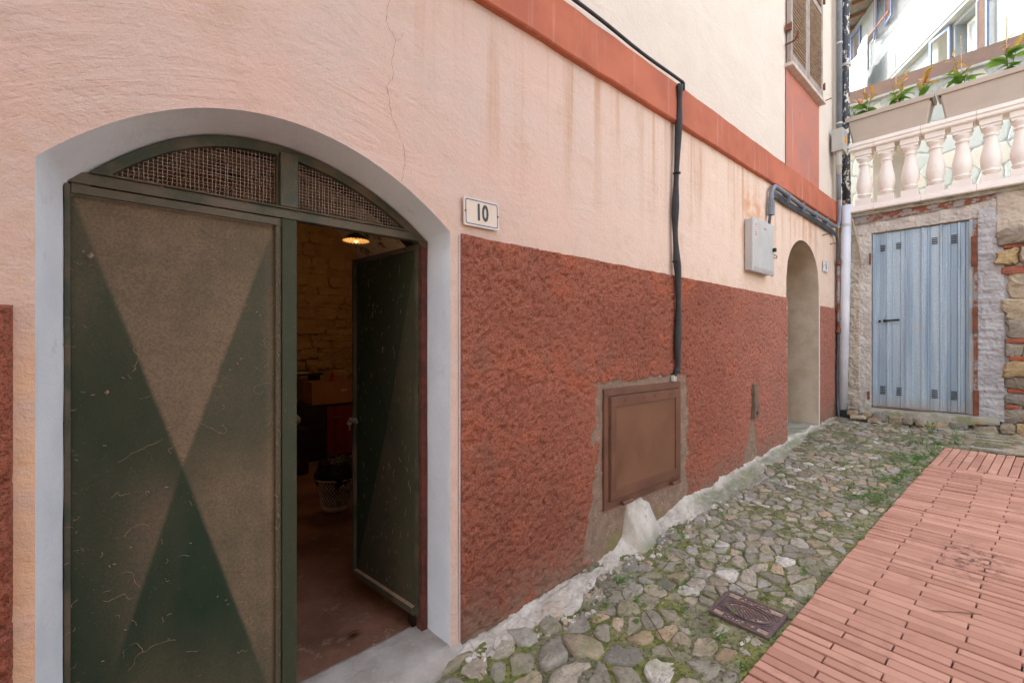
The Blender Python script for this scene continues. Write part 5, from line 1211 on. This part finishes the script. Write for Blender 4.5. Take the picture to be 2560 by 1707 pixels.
def window(u0, u1, z0, z1, wback):
    f = M(); 
    for (a, b_, c, d) in ((u0, u0 + .07, z0, z1), (u1 - .07, u1, z0, z1), (u0 + .0705, u1 - .0705, z0, z0 + .07), (u0 + .0705, u1 - .0705, z1 - .07, z1), ((u0 + u1) / 2 - .035, (u0 + u1) / 2 + .035, z0 + .0705, z1 - .0705)): hb(f, a, b_, wback, wback + .05, c, d)
    w_ = f.build('window', WFRAME, fh); m = M(); hb(m, u0 + .03, u1 - .03, wback - .02, wback + .01, z0 + .03, z1 - .03); m.build('pane', PANE, w_)
window(1.44, 2.18, 7.3, 8.79, -.45); window(5.46, 6.19, 9.9, 10.94, -.22)
def shutter(c, ang_, wd, z0, z1, frm, slt, label=None):
    """c = hinge (u,w); ang_ from +u axis towards +w"""
    ax = (hd * math.cos(ang_) + hn * math.sin(ang_)); nn = ax.cross(Vector((0, 0, 1))); o_ = Vector(H(c[0], c[1], 0))
    s_ = empty('window_shutter', (o_.x, o_.y, z0), parent=fh)
    def bb(m, a, b_, za, zb, t=.02): p = [o_ + ax * a + nn * t, o_ + ax * b_ + nn * t, o_ + ax * b_ - nn * t, o_ + ax * a - nn * t]; m.hexa([(q.x, q.y) for q in p], za, zb)
    m = M()
    for (a, b_, c1, d1) in ((0, .06, z0, z1), (wd - .06, wd, z0, z1), (.0605, wd - .0605, z0, z0 + .07), (.0605, wd - .0605, z1 - .07, z1)): bb(m, a, b_, c1, d1)
    m.build('frame', frm, s_); z = z0 + .09
    while z < z1 - .08:
        m = M(); m.obox(o_ + ax * wd / 2 + Vector((0, 0, z)), ax * (wd / 2 - .0605), nn * .014 + Vector((0, 0, .012)), Vector((0, 0, .004))); m.build('slat', slt, s_); z += .055
shutter((2.26, -.12), R(8), .62, 7.7, 8.86, BLUEFR, OLIVE)
shutter((1.40, -.12), R(172), .42, 7.3, 8.82, BLUEFR, BBAND)
shutter((6.28, .03), R(5), .55, 9.9, 11.6, BLUEFR, BBAND)
shutter((5.38, .05), R(160), .60, 10.55, 11.9, BLUEFR, BBAND); shutter((4.75, .05), R(172), .50, 10.55, 11.9, BLUEFR, BBAND)
m = M(); m.obox(Vector(H(4.7, .25, 10.6)), hd * .55, hn * .012, Vector((0, 0, .02))); m.build('drying_rail', RUST, fh)
# stone strips round the window
for (u, z) in [(2.24 + .0, 7.6), (6.25, 10.0)]:
    pass
# hanging sheet
m = M(); U, V = np.meshgrid(np.linspace(0, 1, 60), np.linspace(0, 1, 30), indexing='ij'); u_ = 4.95 + 1.8 * U
ztop = 10.5 - .25 * U; zbot = 8.9 + .1 * U; zt_ = zbot + (ztop - zbot) * V * (1 - .10 * U); w_ = .42 + .06 * np.sin(U * 26) * (1 - V * .7) + .04 * np.sin(U * 11)
m.grid(HO.x + hd.x * u_ + hn.x * w_, HO.y + hd.y * u_ + hn.y * w_, zt_)
m.build('hanging_sheet', SHEET, None, smooth=True, label='white sheet hung out to dry on the far house', cat='sheet')
m = M(); m.tube([H(7.0, .45, 8.6), H(5.9, .47, 9.3), H(4.9, .48, 10.1)], .012, 6); m.build('washing_line', BLACKC, None, label='dark line slanting across the hanging white sheet', cat='line')
# brick patch and low building between pipe and sheet
m = M(); hb(m, 7.7, 12, -2, -.4, 2.6, 9.6); m.build('neighbour_house', HWALL, None, label='pale low house wall glimpsed beside the black downpipe', cat='house')
m = M(); hb(m, 7.65, 9.5, .0, .3, 2.6, 8.3); m.build('brick_pier', OLDBRICK, None, label='orange brick pier glimpsed left of the white sheet', cat='pier')

# ================================================================== MANHOLE COVER
mh = empty('manhole_cover', (2.16, -.77, .078), 'rectangular cast-iron water cover lettered ACQUA POTABILE, set in the cobbles', 'manhole cover')
ex = Vector((-.03, -1, 0)).normalized(); ey = Vector((1, -.03, 0)).normalized()       # letters run along ex, their tops towards ey
sl = (g(2.28) - g(2.04)) / .24; ey3 = Vector((ey.x, ey.y, sl)).normalized(); ez = ex.cross(ey3).normalized()
if ez.z < 0: ez = -ez
C0 = Vector((2.158, -.774, float(g(2.158)) + .014))
def MP(a, b, h_=0): return C0 + ex * a + ey3 * b + ez * h_
def mring(A, B, z0, z1):
    n = len(A); m = M(); m.add([MP(x, y, z1) for x, y in A] + [MP(x, y, z1) for x, y in B] + [MP(x, y, z0) for x, y in A] + [MP(x, y, z0) for x, y in B],
        [(i, (i + 1) % n, (i + 1) % n + n, i + n) for i in range(n)] + [(i, i + 2 * n, (i + 1) % n + 2 * n, (i + 1) % n) for i in range(n)] + [(i + n, (i + 1) % n + n, (i + 1) % n + 3 * n, i + 3 * n) for i in range(n)]); return m
Wm, Hm = .262, .218
m = M(); P = rrect(0, 0, Wm, Hm, .014); n = len(P); m.add([MP(x, y, 0) for x, y in P] + [MP(x, y, -.05) for x, y in P], [tuple(range(n)), tuple(range(n, 2 * n))[::-1]] + [(i, i + n, (i + 1) % n + n, (i + 1) % n) for i in range(n)]); m.build('plate', IRON, mh)
mring(rrect(0, 0, Wm, Hm, .014), rrect(0, 0, Wm - .026, Hm - .026, .008), 0, .005).build('rim', IRON, mh)
ell = lambda a, b: [(a * math.cos(t), b * math.sin(t)) for t in np.linspace(0, 2 * math.pi, 41)[:-1]]
mring(ell(.098, .054), ell(.088, .045), 0, .005).build('oval_rim', IRON, mh); mring(ell(.110, .0655), ell(.106, .062), 0, .003).build('oval_rim', IRON, mh)
m = M()
for i in range(-9, 10):
    for j in range(-9, 10):
        a, b_ = (i - j) * .0095, (i + j) * .0085
        if (a / .080) ** 2 + (b_ / .038) ** 2 < 1: m.add([MP(a - .007, b_, .001), MP(a, b_ - .0062, .001), MP(a + .007, b_, .001), MP(a, b_ + .0062, .001), MP(a - .0045, b_, .0045), MP(a, b_ - .004, .0045), MP(a + .0045, b_, .0045), MP(a, b_ + .004, .0045)], [(0, 1, 5, 4), (1, 2, 6, 5), (2, 3, 7, 6), (3, 0, 4, 7), (4, 5, 6, 7)])
m.build('grip_studs', IRON, mh, kind='stuff')
for b_ in (.083, -.083):
    m = M(); P = rrect(0, b_, Wm - .032, .030, .003); m.add([MP(x, y, .0012) for x, y in P], [tuple(range(len(P)))]); m.build('lettering_band', simple('rusty_dirt_infill', (.46, .36, .27), (.30, .19, .13), 60, .9), mh)
m = M(); P = ell(.086, .043); m.add([MP(x, y, .0008) for x, y in P], [tuple(range(len(P)))]); m.build('oval_field', simple('rusty_oval_infill', (.34, .22, .16), (.16, .10, .08), 60, .9), mh)
m = M(); rm = np.random.RandomState(4)
for (a, b_, s1, s2) in ((-.095, .088, .030, .008), (-.045, .090, .012, .006), (.098, .086, .024, .008), (-.02, .0, .01, .008), (.06, -.022, .018, .01), (.03, -.086, .012, .008), (.0, -.088, .008, .007), (-.07, .01, .008, .006), (.07, -.09, .016, .006)):
    P = [(a + s1 * math.cos(t) * rm.uniform(.7, 1.1), b_ + s2 * math.sin(t) * rm.uniform(.7, 1.1)) for t in np.linspace(0, 6.28, 11)[:-1]]; m.add([MP(x, y, .0022) for x, y in P], [tuple(range(10))])
m.build('grit_patches', GRIT, mh, kind='stuff')
for (s_, s2) in ((-1, -1), (-1, 1), (1, -1), (1, 1)):
    m = M(); m.tube([MP(s_ * .112, s2 * .022, .001), MP(s_ * .112, s2 * .062, .001), MP(s_ * .080, s2 * .062, .001), MP(s_ * .112, s2 * .022, .001)], .0016, 5); m.build('corner_rib', IRON, mh)
for (txt, b_, s_, off) in (('ACQUA', .083, .030, .0), ('POTABILE', -.083, .030, 0)):
    mt = Matrix((ex, ey3, ez)).transposed().to_4x4(); mt.translation = MP(off, b_, .001)
    if ex.cross(ey3).z < 0: mt = Matrix((-ex, ey3, ez)).transposed().to_4x4(); mt.translation = MP(off, b_, .001)
    text_mesh(txt, s_, 'lettering', IRON, mh, mt, 1.25 if txt == 'ACQUA' else 1.12, .0035, .0009)

# ================================================================== WEEDS AND LITTER
wl = [leaf_mesh(.026, .009, LEAFW, t) for t in (.1, .5, .9)]
def weeds(spots, name, label=None, cat=None, kind=None, seed=1):
    r_ = np.random.RandomState(seed); m = M()
    for (x, y, n, s) in spots:
        for i in range(n):
            xx, yy_ = x + r_.normal(0, s), y + r_.normal(0, s); z = float(g(xx)) + .012; h_ = r_.uniform(.2, 1) * s * .5; a = r_.uniform(0, 6.28); L = r_.uniform(.006, .014) * (1.0 + s * 8)
            c = Vector((xx, yy_, z + h_)); d = Vector((math.cos(a), math.sin(a), r_.uniform(-.2, .7))).normalized() * L; e = d.cross(Vector((0, 0, 1))).normalized() * L * .42
            m.cur = r_.rand(); m.add([c - d * .2, c + d * .4 + e, c + d * 1.1, c + d * .4 - e], [(0, 1, 2, 3)])
            if i % 3 == 0: m.tube([(xx, yy_, z - .01), tuple(c)], .0008, 3, False)
    return m.build(name, LEAFW, None, label=label, cat=cat, kind=kind)
sp = []
rw_ = np.random.RandomState(17)
for i in range(150):
    x = 1.6 + 5.1 * rw_.rand() ** .8; y = rw_.uniform(EDGE(x) + .01, -.12); sp.append((x, y, rw_.randint(4, 16), rw_.uniform(.008, .02)))
for i in range(150):
    x = rw_.uniform(3.9, 6.3); y = EDGE(x) + abs(rw_.normal(0, .14)) + .01; sp.append((x, min(y, -.3), rw_.randint(8, 26), rw_.uniform(.012, .03)))
for i in range(16): x = rw_.uniform(2.0, 5); sp.append((x, EDGE(x) + .004, rw_.randint(3, 9), .008))
weeds(sp, 'weeds', 'tiny green weeds growing in the joints of the cobbles', None, 'stuff', 2)
def tallweed(x, y, h, label, n=20, seed=1):
    r_ = np.random.RandomState(seed); p = empty('weed', (x, y, float(g(x))), label, 'plant'); 
    st_ = M()
    for k_ in range(4):
        a = r_.uniform(0, 6.28); st_.tube([(x, y, float(g(x))), (x + .02 * math.cos(a), y + .02 * math.sin(a), float(g(x)) + h * .5), (x + .05 * math.cos(a), y + .05 * math.sin(a), float(g(x)) + h)], .0014, 4, False)
    st_.build('stem', LEAFW, p)
    for i in range(n):
        o = bpy.data.objects.new('leaf', wl[r_.randint(3)]); COL.objects.link(o); o.parent = p; t = r_.rand(); a = r_.uniform(0, 6.28)
        o.location = (.045 * t * math.cos(a), .045 * t * math.sin(a), h * (.1 + .9 * t)); o.rotation_euler = (r_.uniform(-.4, .4), r_.uniform(-.9, .2), a); s_ = r_.uniform(.6, 1.3) * (h / .1) ** .5; o.scale = (s_,) * 3
tallweed(6.55, -.95, .15, 'tall leafy weed in front of the ledge below the blue-grey door, left of two', 26, 1)
tallweed(6.15, -1.16, .15, 'tall leafy weed at the corner of the brick path, by its headers', 26, 2)
tallweed(5.55, -1.05, .09, 'low green weed on the brick path edge nearest the header row', 18, 3)
tallweed(2.02, -.985, .03, 'clover-like weed just below the manhole cover, by the brick edge', 12, 4) if False else tallweed(1.93, -.74, .035, 'small clover-like weed touching the near side of the manhole cover', 14, 4)
tallweed(1.99, -.21, .05, 'little weed growing in the broken mortar under the brown hatch', 12, 5)
tallweed(2.62, -.20, .04, 'small bright weed at the foot of the white mortar hump', 12, 6)
tallweed(5.6, -1.42, .03, 'tiny weed between the path bricks', 6, 7) if False else None
# litter
def bits(name, mat, L): 
    for (x, y, ln, a, r_, label) in L:
        z = float(g(x)) + .014; m = M(); m.tube([(x - ln / 2 * math.cos(a), y - ln / 2 * math.sin(a), z), (x, y, z + .003), (x + ln / 2 * math.cos(a), y + ln / 2 * math.sin(a), z)], r_, 7); m.build(name, mat, None, label=label, cat=name.replace('_', ' '))
bits('cigarette_butt', LIGHTW, [(4.35, -.28, .06, -1.2, .004, 'white cigarette butt on the cobbles near the mortar skirting')])
bits('twig', STEM, [(1.78, -.55, .30, .9, .0022, 'thin dry twig lying across the cobbles below the manhole cover'), (2.75, -1.42, .22, -.9, .0018, 'thin dry twig lying on the brick path')])
# loose chips, white mortar shards
rl = np.random.RandomState(9); 
m = M()
for i in range(150):
    x = rl.uniform(1.1, 3.6); y = -skirt_w(x) + rl.normal(0, .03) - .01; s = rl.uniform(.005, .022); q = np.array([(x + s * math.cos(t) * rl.uniform(.6, 1.2), y + s * math.sin(t) * rl.uniform(.6, 1.2)) for t in np.linspace(0, 6.28, 7)[:-1]])
    stone_mesh(m, q, .0005, .012, lambda a, b: g(a) + .002, rl, dome=.2, rough=.06, tilt=.2, tone=rl.choice([1, 1, .9, .6]), dip=.01)
m.build('mortar_crumbs', STONE, None, kind='stuff', label='loose chips of pale mortar along the skirting')
m = M()
for i in range(60):
    x = rl.uniform(.2, 1.09); y = rl.uniform(.27, .36) if rl.rand() < .4 else .05 + rl.rand() * .18; s = rl.uniform(.001, .004); z = .018 + (x - .5) * .03 if y < .25 else -.02
    if y > .22: x = rl.uniform(.85, 1.06)
    m.add([(x - s, y, z), (x + s, y - s, z), (x, y + s, z + s), (x + s * .4, y + s, z)], [(0, 1, 2), (1, 3, 2), (0, 2, 3)])
m.build('door_grit', GRIT, None, kind='stuff', label='grit gathered on the cellar threshold')

# ================================================================== CELLAR CONTENTS
bk = empty('wastepaper_basket', (1.38, 2.05, -.03), 'cream plastic lattice basket standing on the dark cellar floor', 'basket')
m = M(); bx_, by_ = 1.38, 2.08
def bpnt(a, z): r_ = .105 + (z / .26) * .045; return (bx_ + r_ * math.cos(a), by_ + r_ * math.sin(a), -.02 + z)
for s_ in (-1, 1):
    for i in range(34):
        a0 = 2 * math.pi * i / 34; m.tube([bpnt(a0 + s_ * t * 1.15, .035 + t * .205) for t in np.linspace(0, 1, 6)], .0028, 4, False)
m.build('lattice', BASKET, bk, kind='stuff')
m = M(); m.lathe([(.10, -.02), (.108, .0), (.112, .02), (.106, .02), (.1, .0)], (bx_, by_), 28); m.build('base', BASKET, bk, smooth=True)
m = M(); m.tube([(bx_ + .152 * math.cos(a), by_ + .152 * math.sin(a), .235) for a in np.linspace(0, 6.2832, 33)], .008, 6, False); m.build('rim', BASKET, bk, smooth=True)
m = M(); U, V = np.meshgrid(np.linspace(0, 2 * math.pi, 70), np.linspace(0, 1, 34), indexing='ij'); rr_ = np.interp(V, [0, .25, .5, .62, .8, 1], [.09, .118, .138, .165, .13, .02]) * (1 + .30 * (fbm(U * 2.5, V * 6, 4) - .5)); zz = np.interp(V, [0, .5, .62, .8, .95, 1], [0, .20, .27, .36, .40, .385]) + .05 * (fbm(U * 2, V * 5, 9) - .5) * (V > .5)
m.grid(bx_ + rr_ * np.cos(U), by_ + rr_ * np.sin(U), zz, flip=False); m.build('bin_bag', BAGB, None, smooth=True, label='shiny black bin bag bulging out of the cream basket', cat='bag')
cb = empty('red_cabinet', (1.93, 3.95, -.03), 'dark red cabinet with a brass latch at the back of the cellar', 'cabinet')
m = M(); m.box((1.62, 3.78, -.03), (2.25, 4.25, .60)); m.build('carcass', CABD, cb, bevel=.004)
m = M(); m.box((2.0, 3.762, .0), (2.23, 3.779, .57)); m.build('door', CABR, cb, bevel=.003); m = M(); m.box((1.64, 3.762, .0), (1.90, 3.779, .57)); m.build('door', CABD, cb, bevel=.003)
m = M(); m.box((1.905, 3.755, .0), (1.99, 3.779, .57)); m.build('door', CABR, cb); m = M(); m.box((1.97, 3.745, .44), (2.05, 3.758, .455)); m.build('latch', BRASS, cb)
bxo = empty('cardboard_box', (2.0, 3.95, .605), 'open cardboard box with handle hole standing on the red cabinet', 'box')
m = M(); a0, b0_, c0, d0 = 1.75, 2.22, 3.80, 4.12
for A, B in (((a0, c0, .603), (b0_, c0 + .008, .86)), ((a0, d0, .603), (b0_, d0 + .008, .86)), ((a0, c0 + .0085, .603), (a0 + .008, d0 - .0005, .86)), ((b0_ - .008, c0 + .0085, .603), (b0_, d0 - .0005, .86)), ((a0 + .0085, c0 + .0085, .603), (b0_ - .0085, d0 - .0005, .61))): m.box(A, B)
m.build('carton', CARD, bxo); m = M(); m.box((2.08, c0 - .002, .74), (2.15, c0 - .0005, .765)); m.build('handle_hole', LIGHTW, bxo)
tn = empty('biscuit_tin', (2.07, 3.9, .75), 'yellow quilted tin with red edge poking out of the cardboard box', 'tin')
m = M(); m.obox((2.10, 3.9, .85), (.085, 0, -.012), (0, .03, 0), (.02, 0, .11)); m.build('body', YPAT, tn, bevel=.006); m = M(); m.obox((2.005, 3.9, .85), (.012, 0, -.002), (0, .032, 0), (.02, 0, .11)); m.build('edge', REDINK, tn, bevel=.004)
m = M()
for k_ in range(5):
    for s_ in (-1, 1):
        a = Vector((2.03 + k_ * .033, 3.868, .765)); m.tube([a, a + Vector((s_ * .05, 0, .16))], .0016, 4)
m.build('quilting_lines', REDINK, tn)
sh_ = empty('shelf', (1.6, 4.6, .9), 'dark shelf with papers at the back of the cellar', 'shelf')
m = M(); m.box((.6, 4.45, .90), (2.1, 4.85, .925)); m.build('board', CABD, sh_)
for x in (.65, 2.05):
    m = M(); m.box((x - .02, 4.47, -.03), (x + .02, 4.83, .8995)); m.build('leg', CABD, sh_)
for (x, y, z, sx_, sz_, mt, nm, lb) in ((1.80, 4.5, .926, .22, .018, LIGHTW, 'paper_stack', 'white paper stack lying on the cellar shelf'), (1.55, 4.52, .926, .16, .13, CARD, 'small_carton', 'small brown carton on the cellar shelf'), (2.0, 4.55, .926, .10, .09, CARD, 'paper_bag', 'crumpled brown paper bag at the right end of the cellar shelf')):
    m = M(); 
    if nm == 'paper_bag':
        U, V = np.meshgrid(np.linspace(0, 6.2832, 16), np.linspace(0, 1, 8), indexing='ij'); rr_ = np.interp(V, [0, .5, .9, 1], [.055, .06, .04, .01]) * (1 + .3 * (fbm(U * 3, V * 4, 2) - .5)); m.grid(x + rr_ * np.cos(U), y + rr_ * np.sin(U), z + .11 * V)
    else: m.obox((x, y, z + sz_ / 2), (sx_ / 2, .02, 0), (-.01, .10, 0), (0, 0, sz_ / 2))
    m.build(nm, mt, None, label=lb, cat=nm.replace('_', ' '))
m = M(); U, V = np.meshgrid(np.linspace(0, 6.2832, 24), np.linspace(0, 1, 12), indexing='ij'); rr_ = .09 * np.sin(np.pi * V) * (1 + .3 * (fbm(U * 2, V * 4, 12) - .5)); m.grid(1.42 + rr_ * np.cos(U), 3.4 + rr_ * np.sin(U), .43 + .17 * V); m.build('cloth_bundle', SHEET, None, smooth=True, label='pale crumpled cloth bundle on the dark trunk in the cellar', cat='cloth')
m = M(); m.box((1.18, 3.3, -.03), (1.56, 3.8, .43)); m.build('trunk', CABD, None, bevel=.01, label='dark wooden trunk left of the red cabinet in the cellar', cat='trunk')
# ceiling lamp
lp = empty('pendant_lamp', (1.93, 3.0, 2.36), 'cream pleated glass lampshade hanging from the cellar vault', 'lamp')
m = M(); n_ = 48; vs = []
for (r0, z) in ((.022, 2.448), (.07, 2.43), (.125, 2.375)):
    for i in range(n_): a = 2 * math.pi * i / n_; r_ = r0 * (1 + (.10 if i % 2 else 0) * r0 / .125); vs.append((1.93 + r_ * math.cos(a), 3.0 + r_ * math.sin(a), z - (.012 if i % 2 else 0) * r0 / .125))
m.add(vs, [(j * n_ + i, j * n_ + (i + 1) % n_, (j + 1) * n_ + (i + 1) % n_, (j + 1) * n_ + i) for j in range(2) for i in range(n_)]); m.build('shade', SHADEM, lp)
m = M(); m.lathe([(.004, 2.352), (.022, 2.362), (.028, 2.38), (.020, 2.398)], (1.93, 3.0), 12)
bulb_mat = N('lit_bulb'); bulb_mat.fin((.9, .7, .4), .4); bulb_mat.b.inputs['Emission Color'].default_value = (1, .62, .28, 1); bulb_mat.b.inputs['Emission Strength'].default_value = .02
m.build('bulb', bulb_mat.m, lp, smooth=True)
pl_ = bpy.data.lights.new('lamp_light', 'POINT'); pl_.energy = .80; pl_.color = (1, .60, .27); pl_.shadow_soft_size = .05
plo = bpy.data.objects.new('lamp_light', pl_); COL.objects.link(plo); plo.parent = lp; plo.location = Vector((1.93, 3.0, 2.29)) - WORLD[lp]
m = M(); m.lathe([(.018, 2.40), (.022, 2.43), (.022, 2.47), (.008, 2.48)], (1.93, 3.0), 12); m.build('holder', CABD, lp); m = M(); m.tube([(1.93, 3.0, 2.47), (1.93, 3.0, 3.25)], .004, 6); m.build('flex', BLACK, lp)
cyl([(1.27, 1.42, .012), (1.42, 1.62, .012)], .018, 12, 'cardboard_tube', LIGHTW, 'white cardboard tube lying on the cellar floor behind the open door leaf', 'tube')
m = M(); m.add([(.80, .42, -.012), (.84, .40, .002), (.875, .42, -.006), (.84, .45, -.014)], [(0, 1, 2), (0, 2, 3)]); m.build('dead_leaf', simple('dry_leaf', (.25, .08, .03), None, 30, .8), None, label='curled brown dead leaf just inside the cellar threshold', cat='leaf')
